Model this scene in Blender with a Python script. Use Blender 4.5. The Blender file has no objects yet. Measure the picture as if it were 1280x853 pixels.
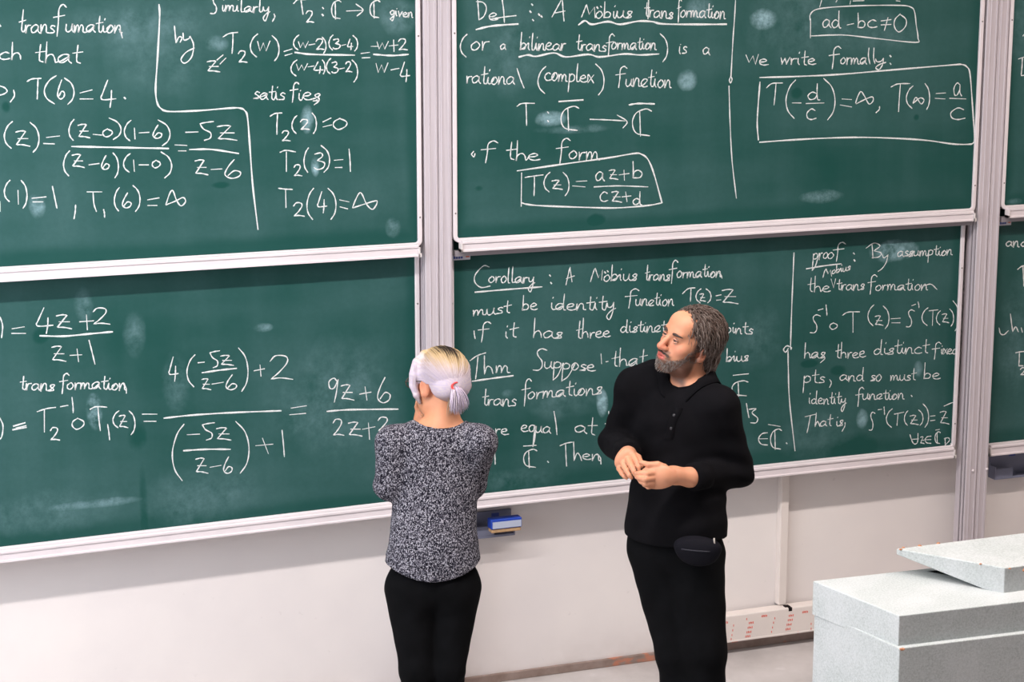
import bpy, math, random
import numpy as np

# ---------------------------------------------------------------- camera, world, light
SC = bpy.context.scene
COL = SC.collection
F_PX = 2600.25
CAM = np.array([-2.467, -7.47, 3.133])
YAW, PIT = 0.361218, 0.205573
_cy, _sy, _cp, _sp = math.cos(YAW), math.sin(YAW), math.cos(PIT), math.sin(PIT)
FWD = np.array([_sy*_cp, _cy*_cp, -_sp]); RGT = np.array([_cy, -_sy, 0.0]); UPV = np.cross(RGT, FWD)

from mathutils import Matrix, Vector
cd = bpy.data.cameras.new('camera'); cam = bpy.data.objects.new('camera', cd); COL.objects.link(cam)
cd.sensor_width = 36.0; cd.lens = F_PX*36.0/1280.0; cd.clip_start = 0.1; cd.clip_end = 100
m = Matrix.Identity(4)
for i in range(3):
    m[i][0] = RGT[i]; m[i][1] = UPV[i]; m[i][2] = -FWD[i]; m[i][3] = CAM[i]
cam.matrix_world = m
SC.camera = cam
cd.dof.use_dof = False

SC.view_settings.view_transform = 'Standard'
SC.view_settings.look = 'None'
SC.view_settings.gamma = 1.0
SC.view_settings.use_curve_mapping = False
SC.view_settings.exposure = 0.0

wd = bpy.data.worlds.new('world'); SC.world = wd; wd.use_nodes = True
wd.node_tree.nodes['Background'].inputs[0].default_value = (0.80, 0.84, 1.0, 1)
wd.node_tree.nodes['Background'].inputs[1].default_value = 0.03

def area(name, loc, target, sx, sy, power, color):
    l = bpy.data.lights.new(name, 'AREA'); l.shape = 'RECTANGLE'; l.size = sx; l.size_y = sy
    l.energy = power; l.color = color
    o = bpy.data.objects.new(name, l); COL.objects.link(o); o.location = loc
    d = Vector(target) - Vector(loc)
    o.rotation_euler = d.to_track_quat('-Z', 'Y').to_euler()
    return o
WARM = (1.0, 0.88, 0.80); COOL = (0.78, 0.89, 1.0)
# two rows of ceiling tubes and the daylight of the windows in the left wall
area('ceiling_tube_light', (-2.5, -2.05, 3.92), (-2.5, -2.05, 0), 2.4, 0.14, 112, (1.0, 0.96, 0.95))
area('ceiling_tube_light', (0.4, -2.05, 3.92), (0.4, -2.05, 0), 2.4, 0.14, 86, (1.0, 0.94, 0.91))
area('ceiling_tube_light', (3.2, -2.05, 3.92), (3.2, -2.05, 0), 2.4, 0.14, 46, (1.0, 0.83, 0.72))
area('ceiling_tube_light', (-1.0, -5.6, 3.92), (-1.0, -5.6, 0), 2.4, 0.14, 14, WARM)
area('window_light', (-4.15, -1.9, 2.15), (0, -1.7, 1.2), 1.9, 2.4, 88, COOL)
area('window_light', (-4.15, -4.6, 2.15), (0, -3.6, 1.0), 1.9, 2.4, 24, COOL)

# ---------------------------------------------------------------- helpers
def ray(x, y):
    return FWD + (x-640.0)/F_PX*RGT + (426.5-y)/F_PX*UPV
def on_y(x, y, Y):
    d = ray(x, y); return CAM + d*((Y-CAM[1])/d[1])
def at(x, y, depth):
    return CAM + ray(x, y)*depth
def lin(c):
    return tuple((v/255.0/12.92 if v/255.0 <= 0.04045 else ((v/255.0+0.055)/1.055)**2.4) for v in c)

class NT:
    def __init__(s, mat): s.t = mat.node_tree; s.n = s.t.nodes
    def add(s, kind, **kw):
        n = s.n.new(kind)
        for k, v in kw.items(): setattr(n, k, v)
        return n
    def link(s, a, b): s.t.links.new(a, b)
    def put(s, v, sock):
        if hasattr(v, 'is_output') or isinstance(v, bpy.types.NodeSocket): s.link(v, sock)
        else: sock.default_value = v
    def math(s, op, a, b=0.0, c=None, clamp=False):
        n = s.add('ShaderNodeMath', operation=op); n.use_clamp = clamp
        s.put(a, n.inputs[0]); s.put(b, n.inputs[1])
        if c is not None: s.put(c, n.inputs[2])
        return n.outputs[0]
    def mix(s, fac, a, b, mode='MIX'):
        n = s.add('ShaderNodeMix', data_type='RGBA', blend_type=mode)
        s.put(fac, n.inputs[0])
        for v, k in ((a, 6), (b, 7)):
            if isinstance(v, tuple): v = (*v[:3], 1.0)
            s.put(v, n.inputs[k])
        return n.outputs[2]
    def ramp(s, fac, stops):
        n = s.add('ShaderNodeValToRGB'); e = n.color_ramp.elements
        while len(e) < len(stops): e.new(0.5)
        for el, (p, c) in zip(e, stops):
            el.position = p; el.color = (*c[:3], 1) if isinstance(c, tuple) else (c, c, c, 1)
        s.put(fac, n.inputs[0]); return n.outputs[0]
    def noise(s, vec, scale, detail=3.0, rough=0.55, stretch=None):
        if stretch is not None:
            mp = s.add('ShaderNodeMapping'); mp.inputs['Scale'].default_value = stretch
            s.link(vec, mp.inputs[0]); vec = mp.outputs[0]
        n = s.add('ShaderNodeTexNoise'); n.inputs['Scale'].default_value = scale
        n.inputs['Detail'].default_value = detail; n.inputs['Roughness'].default_value = rough
        s.link(vec, n.inputs['Vector']); return n.outputs['Fac']
    def coord(s): return s.add('ShaderNodeTexCoord').outputs['Object']

MATS = {}
def mat(name, color, rough=0.6, spec=0.4, metal=0.0, vary=0.0, vscale=6.0, bump=0.0, bscale=80.0, build=None):
    if name in MATS: return MATS[name]
    mt = bpy.data.materials.new(name); mt.use_nodes = True
    t = NT(mt); b = t.n['Principled BSDF']
    c = lin(color)
    b.inputs['Base Color'].default_value = (*c, 1)
    b.inputs['Roughness'].default_value = rough; b.inputs['Metallic'].default_value = metal
    b.inputs['Specular IOR Level'].default_value = spec
    if vary:
        f = t.noise(t.coord(), vscale, 5.0)
        f = t.ramp(f, [(0.3, 0.0), (0.7, 1.0)])
        lo = tuple(v*(1-vary) for v in c); hi = tuple(min(1, v*(1+vary)) for v in c)
        t.link(t.mix(f, lo, hi), b.inputs['Base Color'])
    if bump:
        bp = t.add('ShaderNodeBump'); bp.inputs['Strength'].default_value = bump; bp.inputs['Distance'].default_value = 0.003
        t.link(t.noise(t.coord(), bscale, 4.0), bp.inputs['Height']); t.link(bp.outputs[0], b.inputs['Normal'])
    if build: build(t, b)
    MATS[name] = mt
    return mt

def empty(name, loc, label, cat, group=None):
    o = bpy.data.objects.new(name, None); COL.objects.link(o); o.location = loc
    o.empty_display_size = 0.1
    o['label'] = label; o['category'] = cat
    if group: o['group'] = group
    return o
def make(name, verts, faces, mt, parent=None, smooth=False, bevel=0.0, seg=2, label=None, attr=None):
    """one mesh object; verts in world coordinates"""
    v = np.asarray(verts, float)
    org = np.array(parent_world(parent)) if parent else np.zeros(3)
    me = bpy.data.meshes.new(name)
    me.from_pydata((v-org).tolist(), [], [tuple(int(i) for i in f) for f in faces]); me.update()
    if attr is not None:
        ca = me.color_attributes.new('tone', 'FLOAT_COLOR', 'POINT')
        a = np.ones((len(v), 4), np.float32); a[:, :3] = attr
        ca.data.foreach_set('color', a.ravel())
    o = bpy.data.objects.new(name, me); COL.objects.link(o)
    if mt: me.materials.append(mt)
    if smooth: me.polygons.foreach_set('use_smooth', [True]*len(me.polygons))
    if bevel:
        bv = o.modifiers.new('bevel', 'BEVEL'); bv.width = bevel; bv.segments = seg; bv.limit_method = 'ANGLE'
    if parent: o.parent = parent
    if label: o['label'] = label
    return o
def parent_world(p):
    l = np.array(p.location)
    while p.parent: p = p.parent; l = l + np.array(p.location)
    return l
def tag(o, label, cat, group=None):
    o['label'] = label; o['category'] = cat
    if group: o['group'] = group
    return o
def structure(o): o['kind'] = 'structure'; return o

BOXF = [(0, 1, 3, 2), (4, 6, 7, 5), (0, 4, 5, 1), (2, 3, 7, 6), (0, 2, 6, 4), (1, 5, 7, 3)]
def box(x0, x1, y0, y1, z0, z1):
    return [(x, y, z) for x in (x0, x1) for y in (y0, y1) for z in (z0, z1)], BOXF
def join(*parts):
    V, Fc = [], []
    for v, f in parts:
        n = len(V); V += [tuple(p) for p in v]; Fc += [tuple(i+n for i in q) for q in f]
    return V, Fc
def prism_x(profile, x0, x1, za=0.0, zb=0.0):
    """profile [(y,z)...] extruded along x; za/zb shift z at the two ends"""
    n = len(profile)
    V = [(x0, y, z+za) for y, z in profile] + [(x1, y, z+zb) for y, z in profile]
    Fc = [(i, (i+1) % n, (i+1) % n+n, i+n) for i in range(n)] + [tuple(range(n))[::-1], tuple(range(n, 2*n))]
    return V, Fc
def prism_z(profile, z0, z1):
    n = len(profile)
    V = [(x, y, z0) for x, y in profile] + [(x, y, z1) for x, y in profile]
    Fc = [(i, (i+1) % n, (i+1) % n+n, i+n) for i in range(n)] + [tuple(range(n))[::-1], tuple(range(n, 2*n))]
    return V, Fc
def tube(points, radius, sides=6, flat=1.0):
    """tube along points, radius a number or a list"""
    P = np.asarray(points, float); n = len(P)
    r = np.full(n, radius) if np.isscalar(radius) else np.asarray(radius, float)
    T = np.gradient(P, axis=0); T /= np.linalg.norm(T, axis=1)[:, None]+1e-9
    a = np.array([0.0, 0, 1]) if abs(T[0][2]) < 0.9 else np.array([1.0, 0, 0])
    V = []; N = np.cross(T[0], a); N /= np.linalg.norm(N)
    for i in range(n):
        N = N - T[i]*np.dot(N, T[i]); N /= np.linalg.norm(N)+1e-9
        Bn = np.cross(T[i], N)
        for k in range(sides):
            t = 2*math.pi*k/sides
            V.append(P[i] + r[i]*(math.cos(t)*N + flat*math.sin(t)*Bn))
    Fc = [(i*sides+k, i*sides+(k+1) % sides, (i+1)*sides+(k+1) % sides, (i+1)*sides+k) for i in range(n-1) for k in range(sides)]
    Fc += [tuple(range(sides))[::-1], tuple(range((n-1)*sides, n*sides))]
    return V, Fc
def ball(c, r, seg=16, rings=10):
    c = np.asarray(c, float); r = np.full(3, r) if np.isscalar(r) else np.asarray(r, float)
    V = [c+r*np.array([0, 0, 1])]; Fc = []
    for i in range(1, rings):
        p = math.pi*i/rings
        for k in range(seg):
            t = 2*math.pi*k/seg
            V.append(c+r*np.array([math.sin(p)*math.cos(t), math.sin(p)*math.sin(t), math.cos(p)]))
    V.append(c-r*np.array([0, 0, 1]))
    for k in range(seg): Fc.append((0, 1+k, 1+(k+1) % seg))
    for i in range(rings-2):
        for k in range(seg):
            a = 1+i*seg; Fc.append((a+k, a+seg+k, a+seg+(k+1) % seg, a+(k+1) % seg))
    L = len(V)-1; a = 1+(rings-2)*seg
    for k in range(seg): Fc.append((a+k, L, a+(k+1) % seg))
    return V, Fc

# ---------------------------------------------------------------- the room
YW = 0.16
def wall_build(t, b):
    co = t.coord()
    f = t.ramp(t.noise(co, 1.3, 4.0), [(0.35, lin((229, 222, 221))), (0.7, lin((240, 233, 230)))])
    sp = t.add('ShaderNodeSeparateXYZ'); t.link(co, sp.inputs[0])
    low = t.math('SUBTRACT', 1.0, t.math('DIVIDE', sp.outputs[2], 0.22, clamp=True), clamp=True)
    grime = t.math('MULTIPLY', t.math('MULTIPLY', low, low), t.ramp(t.noise(co, 9.0, 6.0), [(0.4, 0.0), (0.75, 1.0)]))
    c = t.mix(t.math('MULTIPLY', grime, 0.35), f, lin((176, 158, 146)))
    sc = t.ramp(t.noise(co, 26.0, 3.0), [(0.70, 0.0), (0.76, 1.0)])
    c = t.mix(t.math('MULTIPLY', sc, 0.12), c, lin((150, 140, 140)))
    t.link(c, b.inputs['Base Color'])
WALLM = mat('painted_plaster', (236, 228, 226), rough=0.55, spec=0.3, build=wall_build, bump=0.05, bscale=40)
def floor_build(t, b):
    co = t.coord()
    f = t.ramp(t.noise(co, 2.2, 6.0, 0.6), [(0.3, lin((168, 162, 160))), (0.55, lin((198, 192, 190))), (0.75, lin((214, 208, 207)))])
    s = t.ramp(t.noise(co, 7.0, 5.0), [(0.62, 0.0), (0.72, 1.0)])
    t.link(t.mix(t.math('MULTIPLY', s, 0.5), f, lin((232, 228, 228))), b.inputs['Base Color'])
FLOORM = mat('concrete_floor', (190, 185, 183), rough=0.5, spec=0.4, build=floor_build, bump=0.1, bscale=25)
WHITE = mat('ceiling_white', (235, 233, 230), rough=0.9)
ALU = mat('anodised_aluminium', (225, 215, 218), rough=0.42, spec=0.5, metal=0.0, vary=0.05, vscale=3)
def post_build(t, b):
    n = t.noise(t.coord(), 9.0, 4.0, 0.6, (30, 30, 0.25))
    t.link(t.ramp(n, [(0.3, lin((184, 174, 180))), (0.7, lin((206, 197, 202)))]), b.inputs['Base Color'])
POSTM = mat('brushed_aluminium', (198, 190, 195), rough=0.4, spec=0.5, build=post_build)
DARK = mat('dark_gap', (34, 28, 28), rough=0.8, spec=0.1)

X0, X1, Y0, ZC = -4.3, 6.2, -9.5, 4.0
structure(make('floor', *box(X0-0.1, X1+0.1, Y0-0.1, YW+0.1, -0.12, 0.0), FLOORM))
structure(make('wall_back', *box(X0-0.1, X1+0.1, YW, YW+0.12, 0.0, ZC), WALLM))
structure(make('ceiling', *box(X0-0.1, X1+0.1, Y0-0.1, YW+0.1, ZC, ZC+0.12), WHITE))
structure(make('wall_right', *box(X1, X1+0.12, Y0, YW, 0.0, ZC), WALLM))
# left wall with two window openings
ws = [(-2.95, -0.85), (-5.65, -3.55)]; zb, zt = 0.9, 3.4
segs = [box(X0-0.12, X0, Y0, YW, 0, zb), box(X0-0.12, X0, Y0, YW, zt, ZC),
        box(X0-0.12, X0, ws[0][1], YW, zb, zt), box(X0-0.12, X0, ws[1][1], ws[0][0], zb, zt), box(X0-0.12, X0, Y0, ws[1][0], zb, zt)]
structure(make('wall_left', *join(*segs), WALLM))
for i, (a, b_) in enumerate(ws):
    fr = join(box(X0-0.1, X0-0.04, a, a+0.06, zb, zt), box(X0-0.1, X0-0.04, b_-0.06, b_, zb, zt),
              box(X0-0.1, X0-0.04, a, b_, zb, zb+0.06), box(X0-0.1, X0-0.04, a, b_, zt-0.06, zt),
              box(X0-0.1, X0-0.04, (a+b_)/2-0.03, (a+b_)/2+0.03, zb, zt))
    structure(make('window_%d' % (i+1), *fr, WHITE))

# skirting along the foot of the wall
def skirt_build(t, b):
    co = t.coord()
    f = t.ramp(t.noise(co, 14.0, 5.0), [(0.3, lin((132, 112, 103))), (0.7, lin((160, 142, 134)))])
    r = t.ramp(t.noise(co, 10.0, 3.0, 0.5, (1.0, 1, 1.6)), [(0.60, 0.0), (0.66, 1.0)])
    t.link(t.mix(t.math('MULTIPLY', r, 0.75), f, lin((196, 122, 92))), b.inputs['Base Color'])
SKM = mat('worn_skirting', (150, 130, 120), rough=0.7, build=skirt_build)
structure(make('baseboard_back', *box(X0, X1, YW-0.014, YW, 0.0, 0.036), SKM, bevel=0.003))

# ---------------------------------------------------------------- guide posts
def post(x0, w, label):
    r = empty('guide_post', (x0+w/2, 0.07, 0.0), label, 'post', 'guide posts of the sliding chalkboards')
    # ribbed front profile
    P = []
    def px(f): return x0+f*w
    prof = [(0, 0.004), (0.03, 0), (0.16, 0), (0.175, -0.0025), (0.20, -0.0025), (0.215, 0), (0.40, 0), (0.415, -0.0025), (0.44, -0.0025), (0.455, 0),
            (0.487, 0), (0.490, 0.012), (0.512, 0.012), (0.515, 0), (0.61, 0), (0.625, -0.0025), (0.65, -0.0025), (0.665, 0), (0.86, 0), (0.875, -0.0025), (0.95, -0.0025), (0.97, 0), (1.0, 0.004)]
    sl = [(0.006, 0), (0.006, 0.007), (0.016, 0.007), (0.016, 0), (0.032, 0), (0.032, 0.007), (0.043, 0.007), (0.043, 0), (0.078, 0)]
    P = [(px(f), y) for f, y in prof] + [(px(1)-d, y) for y, d in sl] + [(px(0)+d, y) for y, d in sl[::-1]]
    make('post_body', *prism_z(P, 0.0, 3.45), POSTM, r)
    for side, xa in ((-1, x0), (1, x0+w)):
        for ya, yb in ((0.0062, 0.0158), (0.0322, 0.0428)):  # dark strips paint the shade at the bottom of the side grooves
            xs = sorted((xa-side*0.0055, xa-side*0.0085))
            make('groove_shade', *box(xs[0], xs[1], ya, yb, 0.0, 3.449), DARK, r, label='dark strip painted as shade in the side groove')
    for zb_ in (0.02, 1.45, 2.7):
        make('wall_bracket', *box(x0+w*0.3, x0+w*0.7, 0.076, YW-0.0145 if zb_ < 0.04 else YW-0.0002, zb_, zb_+0.05), ALU, r, bevel=0.002)
    for f in (0.30, 0.93):
        v = []
        c = np.array([px(f), -0.003, 0.735 if x0 > 1 else 0.735])
        V, Fc = ball(c, (0.0065, 0.006, 0.0065), 12, 8)
        make('bolt', V, Fc, ALU, r, smooth=True)
    make('cap', *box(x0-0.004, x0+w+0.004, -0.004, 0.082, 3.45, 3.47), ALU, r, bevel=0.002)
    return r
PW = 0.111
PX2 = 2.464
post(0.0, PW, 'grey ribbed aluminium guide post behind the woman with blond hair')
post(PX2, PW, 'grey ribbed aluminium guide post behind the pale stacked lectern')

# ---------------------------------------------------------------- chalkboards
def dust_build(x0, x1, z0, z1, org, smudges, darks, seed):
    def go(t, b):
        co = t.coord()
        sp = t.add('ShaderNodeSeparateXYZ'); t.link(co, sp.inputs[0])
        X, Z = sp.outputs[0], sp.outputs[2]
        off = t.add('ShaderNodeMapping'); off.inputs['Location'].default_value = (seed*3.1, seed*1.7, seed*2.3); t.link(co, off.inputs[0]); cv = off.outputs[0]
        n1 = t.noise(cv, 1.5, 4.0, 0.55, (1.0, 1, 1.4))
        n2 = t.noise(cv, 1.3, 3.0, 0.5, (0.7, 1, 4.5))
        n3 = t.noise(cv, 1.6, 3.0, 0.5, (5.0, 1, 0.5))
        n4 = t.noise(cv, 60.0, 2.0, 0.6)
        nS = t.noise(cv, 9.0, 4.0, 0.6, (1.0, 1, 0.6))
        d = t.math('ADD', t.math('MULTIPLY', t.ramp(n1, [(0.30, 0.0), (0.70, 1.0)]), 0.55),
                   t.math('ADD', t.math('MULTIPLY', t.ramp(n2, [(0.35, 0.0), (0.70, 1.0)]), 0.30), t.math('MULTIPLY', t.ramp(n3, [(0.40, 0.0), (0.72, 1.0)]), 0.22)))
        # the wiped area stops short of the frame
        ex = t.math('MINIMUM', t.math('SUBTRACT', X, x0-org[0]), t.math('SUBTRACT', x1-org[0], X))
        ez = t.math('SUBTRACT', Z, z0-org[2])
        e = t.math('MINIMUM', ex, t.math('MULTIPLY', ez, 0.9))
        e = t.math('SUBTRACT', e, t.math('MULTIPLY', t.noise(cv, 2.3, 3.0), 0.05))
        mr = t.add('ShaderNodeMapRange'); mr.interpolation_type = 'SMOOTHSTEP'
        t.link(e, mr.inputs[0]); mr.inputs[1].default_value = 0.004; mr.inputs[2].default_value = 0.05
        mr.inputs[3].default_value = 0.25; mr.inputs[4].default_value = 1.0
        d = t.math('MULTIPLY', d, mr.outputs[0])
        d = t.math('MULTIPLY', d, t.math('ADD', 0.75, t.math('MULTIPLY', n4, 0.5)))
        d = t.math('MULTIPLY', d, 0.12)
        blotch = t.ramp(t.noise(cv, 14.0, 5.0, 0.75), [(0.34, 0.0), (0.72, 1.0)])
        for (sx, sz, rx, rz, st) in smudges + [(a, b2, c, d2, -e2) for a, b2, c, d2, e2 in darks]:
            u = t.math('DIVIDE', t.math('SUBTRACT', X, sx-org[0]), rx); v = t.math('DIVIDE', t.math('SUBTRACT', Z, sz-org[2]), rz)
            q = t.math('SUBTRACT', t.math('ADD', 0.15, t.math('MULTIPLY', nS, 1.5)), t.math('ADD', t.math('MULTIPLY', u, u), t.math('MULTIPLY', v, v)), clamp=True)
            w = t.math('MULTIPLY', t.math('MULTIPLY', q, blotch), st*1.5) if st > 0 else t.math('MULTIPLY', q, st)
            d = t.math('ADD', d, w)
        d = t.math('MAXIMUM', d, 0.0)
        c = t.mix(t.math('MINIMUM', d, 0.85), lin((14, 70, 64)), lin((156, 190, 200)))
        t.link(c, b.inputs['Base Color'])
        t.put(t.math('ADD', 0.50, t.math('MULTIPLY', d, 0.5)), b.inputs['Roughness'])
    return go
def smz(px, py, rx, ry, st, Y):
    p = on_y(px, py, Y); return (p[0], p[2], rx/290.0, ry/300.0, st)

BOARDS = {}
def frame_loop(x0, x1, z0, z1, w, yf, yb, r=0.028, tilt=0.0):
    def loop(ins):
        L = []
        rr = max(r-ins, 0.004)
        for cx, cz, a0 in ((x1-ins-rr, z0+ins+rr, -90), (x1-ins-rr, z1-ins-rr, 0), (x0+ins+rr, z1-ins-rr, 90), (x0+ins+rr, z0+ins+rr, 180)):
            for k in range(7):
                a = math.radians(a0+15*k); L.append((cx+rr*math.cos(a), cz+rr*math.sin(a)))
        return L
    A, Bn = loop(0.0), loop(w); n = len(A); b = 0.0025
    A2, B2 = loop(b), loop(w-b)
    rings = [[(x, yb, z) for x, z in A], [(x, yf+b, z) for x, z in A], [(x, yf, z) for x, z in A2], [(x, yf, z) for x, z in B2], [(x, yf+b, z) for x, z in Bn], [(x, yb, z) for x, z in Bn]]
    V = [p for rg in rings for p in rg]; Fc = []
    m_ = len(rings)
    for j in range(m_):
        for i in range(n):
            a, b1 = j*n+i, j*n+(i+1) % n; c, d = ((j+1) % m_)*n+(i+1) % n, ((j+1) % m_)*n+i
            Fc.append((a, b1, c, d))
    return V, Fc
def tiltz(V, x0, s):
    return [(x, y, z+(x-x0)*s) for x, y, z in V]
def chalkboard(key, label, x0, x1, zbot, ztop, yf, ytray, tray_top, tray_bot, tx0, tx1, smudges, darks, seed, tilt=0.0, tx=None, back_lip=False, labelplate=None):
    """yf = front of the frame, board face 12 mm behind it"""
    ysurf = yf+0.010
    org = ((x0+x1)/2, yf+0.02, zbot)
    r = empty('chalkboard', org, label, 'chalkboard', 'sliding green chalkboards')
    xr = tx if tx is not None else x0
    V, Fc = box(x0+0.006, x1-0.006, ysurf, yf+0.03, zbot+0.006, ztop-0.006)
    make('writing_surface', tiltz(V, xr, tilt), Fc, mat('chalkboard_enamel_'+key, (30, 78, 66), rough=0.4, spec=0.28, build=dust_build(x0, x1, tray_top, ztop, org, smudges, darks, seed)), r)
    V, Fc = frame_loop(x0, x1, zbot, ztop, 0.0175, yf, yf+0.034)
    make('frame', tiltz(V, xr, tilt), Fc, ALU, r)
    yt, ys = ytray, yf+0.004
    prof = [(ys, tray_top), (yt+0.005, tray_top), (yt, tray_top-0.004), (yt, tray_top-0.011), (yt+0.005, tray_top-0.0135), (yt+0.005, tray_bot+0.009), (yt, tray_bot+0.006), (yt, tray_bot), (ys, tray_bot)]
    V, Fc = prism_x(prof[::-1], tx0, tx1)
    make('chalk_tray', tiltz(V, xr, tilt), Fc, ALU, r)
    for xe, sd in ((tx0, -1), (tx1, 1)):
        a, b_ = sorted((xe, xe+sd*0.006))
        V, Fc = join(box(a, b_, yt-0.003, ys, tray_bot-0.002, tray_top-0.010), box(a, b_+0.0 if sd < 0 else b_+0.006, yt-0.003, ys, tray_bot-0.002, tray_bot+0.012))
        make('tray_end_cap', tiltz(V, xr, tilt), Fc, mat('end_cap_plastic', (222, 214, 212), rough=0.5), r, bevel=0.0015)
    if back_lip:
        V, Fc = box(tx0-0.02, tx1+0.01, yf+0.004, yf+0.03, tray_bot-0.022, tray_bot)  # lower rail; its grey puts the shade behind the tray front into the colour
        make('lower_lip', tiltz(V, xr, tilt), Fc, mat('lip_shaded_grey', (150, 142, 146), rough=0.5), r, label='strip under the chalk tray, coloured grey for shade')
    # small screws in the side frame
    for xs in (x0+0.009, x1-0.009):
        for zs in (zbot+0.115, zbot+0.80):
            V, Fc = ball((xs, yf-0.0003, zs), (0.0035, 0.0015, 0.0035), 10, 6)
            make('screw', tiltz(V, xr, tilt), Fc, mat('screw_steel', (120, 112, 110), rough=0.4), r, smooth=True)
    BOARDS[key] = dict(root=r, Y=ysurf)
    return r
YU, YL = 0.0, 0.052           # frame fronts of the upper and the lower boards
TU, TL = -0.026, 0.026        # tray fronts
def zz(px, py, Y): return float(on_y(px, py, Y)[2])
ut, ub = (zz(0, 334.7, TU)+zz(520, 308.6, TU))/2, (zz(0, 351.7, TU)+zz(520, 322.5, TU))/2
chalkboard('ul', 'green chalkboard at the top left, chalked with T(6)=4 and Similarly', -2.36, -0.010, ub-0.002+0.034, ub+1.12, YU, TU, ut, ub, -2.33, -0.034,
           [smz(272, 55, 14, 10, .35, 0), smz(384, 150, 9, 18, .75, 0), smz(46, 258, 10, 18, .6, 0), smz(150, 30, 90, 25, .10, 0), smz(500, 20, 25, 25, .25, 0), smz(492, 285, 10, 14, .35, 0), smz(200, 60, 60, 60, .10, 0), smz(395, 208, 6, 14, .7, 0)],
           [smz(8, 134, 5, 7, .08, 0), smz(276, 232, 12, 4, .08, 0)], 1)
lt, lb = zz(0, 689.5, TL), zz(0, 704.5, TL); lt2, lb2 = zz(440, 638.5, TL), zz(440, 651.2, TL)
xa, xb = float(on_y(0, 700, TL)[0]), float(on_y(440, 645, TL)[0])
tl = ((lt2-lt)+(lb2-lb))/2/(xb-xa)
tm = (lt+lt2-(xa+xb)*0.0*tl)/2 + (xa-xb)/2*tl
chalkboard('ll', 'green chalkboard at the lower left, beside the woman, last fraction 9z+6 over 2z+2', -2.36, -0.006, lb-0.002+0.036, lb+1.12, YL, TL, lt, lb, -2.33, -0.030,
           [smz(118, 515, 10, 24, .85, .06), smz(168, 420, 14, 30, .2, .06), smz(105, 380, 12, 22, .25, .06), smz(330, 410, 12, 6, .35, .06), smz(220, 480, 18, 40, .2, .06), smz(120, 630, 60, 6, .3, .06), smz(60, 640, 90, 30, .12, .06), smz(250, 620, 80, 40, .12, .06), smz(185, 60, 40, 50, .1, .06), smz(420, 500, 90, 80, .12, .06)],
           [smz(50, 420, 10, 10, .07, .06), smz(172, 545, 12, 20, .08, .06), smz(180, 640, 6, 60, .08, .06)], 2, tilt=tl, tx=xa)
mt_, mb = (zz(570, 302.5, TU)+zz(1215, 263.5, TU))/2, (zz(580, 316, TU)+zz(1213, 276, TU))/2
chalkboard('um', 'green chalkboard at the top centre, headed Def: A Mobius transformation', 0.115, 2.452, mb-0.002+0.034, mb+1.12, YU, TU, mt_, mb, 0.143, 2.428,
           [smz(958, 24, 22, 14, .75, 0), smz(860, 100, 14, 14, .55, 0), smz(692, 149, 22, 11, .8, 0), smz(1030, 246, 34, 10, .5, 0), smz(875, 10, 20, 14, .35, 0), smz(720, 162, 50, 6, .25, 0), smz(1100, 40, 60, 30, .12, 0), smz(640, 60, 60, 60, .12, 0), smz(1000, 30, 80, 60, .12, 0)],
           [smz(997, 117, 10, 9, .12, 0), smz(747, 275, 12, 8, .10, 0), smz(600, 236, 6, 4, .08, 0), smz(1147, 147, 5, 5, .1, 0)], 3, back_lip=True)
nt, nb = (zz(640, 617.3, TL)+zz(1120, 567.5, TL))/2, (zz(640, 631.5, TL)+zz(1120, 580.7, TL))/2
chalkboard('lm', 'green chalkboard at the lower centre behind the man, headed Corollary and proof', 0.117, 2.440, nb-0.002+0.034, nb+1.12, YL, TL, nt, nb, 0.15, 2.416,
           [smz(753, 504, 8, 18, .9, .06), smz(1118, 314, 38, 16, .85, .06), smz(1148, 462, 9, 15, .55, .06), smz(1078, 524, 10, 14, .7, .06), smz(636, 492, 10, 6, .3, .06), smz(1020, 545, 60, 40, .10, .06), smz(700, 500, 60, 30, .12, .06), smz(945, 420, 40, 50, .12, .06), smz(640, 600, 80, 16, .12, .06)],
           [smz(1012, 455, 14, 6, .1, .06), smz(1048, 463, 12, 8, .1, .06), smz(1065, 560, 40, 22, .10, .06)], 4)
rt, rb = zz(1265, 260, TU), zz(1265, 272.5, TU)
chalkboard('ur', 'green chalkboard cut off at the upper right edge, right of the far guide post', PX2+PW+0.003, PX2+PW+2.34, rb+0.032, rb+1.12, YU, TU, rt, rb, PX2+PW+0.03, PX2+PW+2.31, [smz(1270, 40, 30, 60, .1, 0), smz(1270, 252, 14, 5, .3, 0)], [], 5, back_lip=True)
st_, sb = zz(1260, 555.5, TL), zz(1260, 568.5, TL)
chalkboard('lr', 'green chalkboard cut off at the lower right edge, chalked with and', PX2+PW+0.003, PX2+PW+2.34, sb+0.032, sb+1.12, YL, TL, st_, sb, PX2+PW+0.03, PX2+PW+2.31, [smz(1270, 420, 30, 90, .12, .06)], [], 6)

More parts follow.
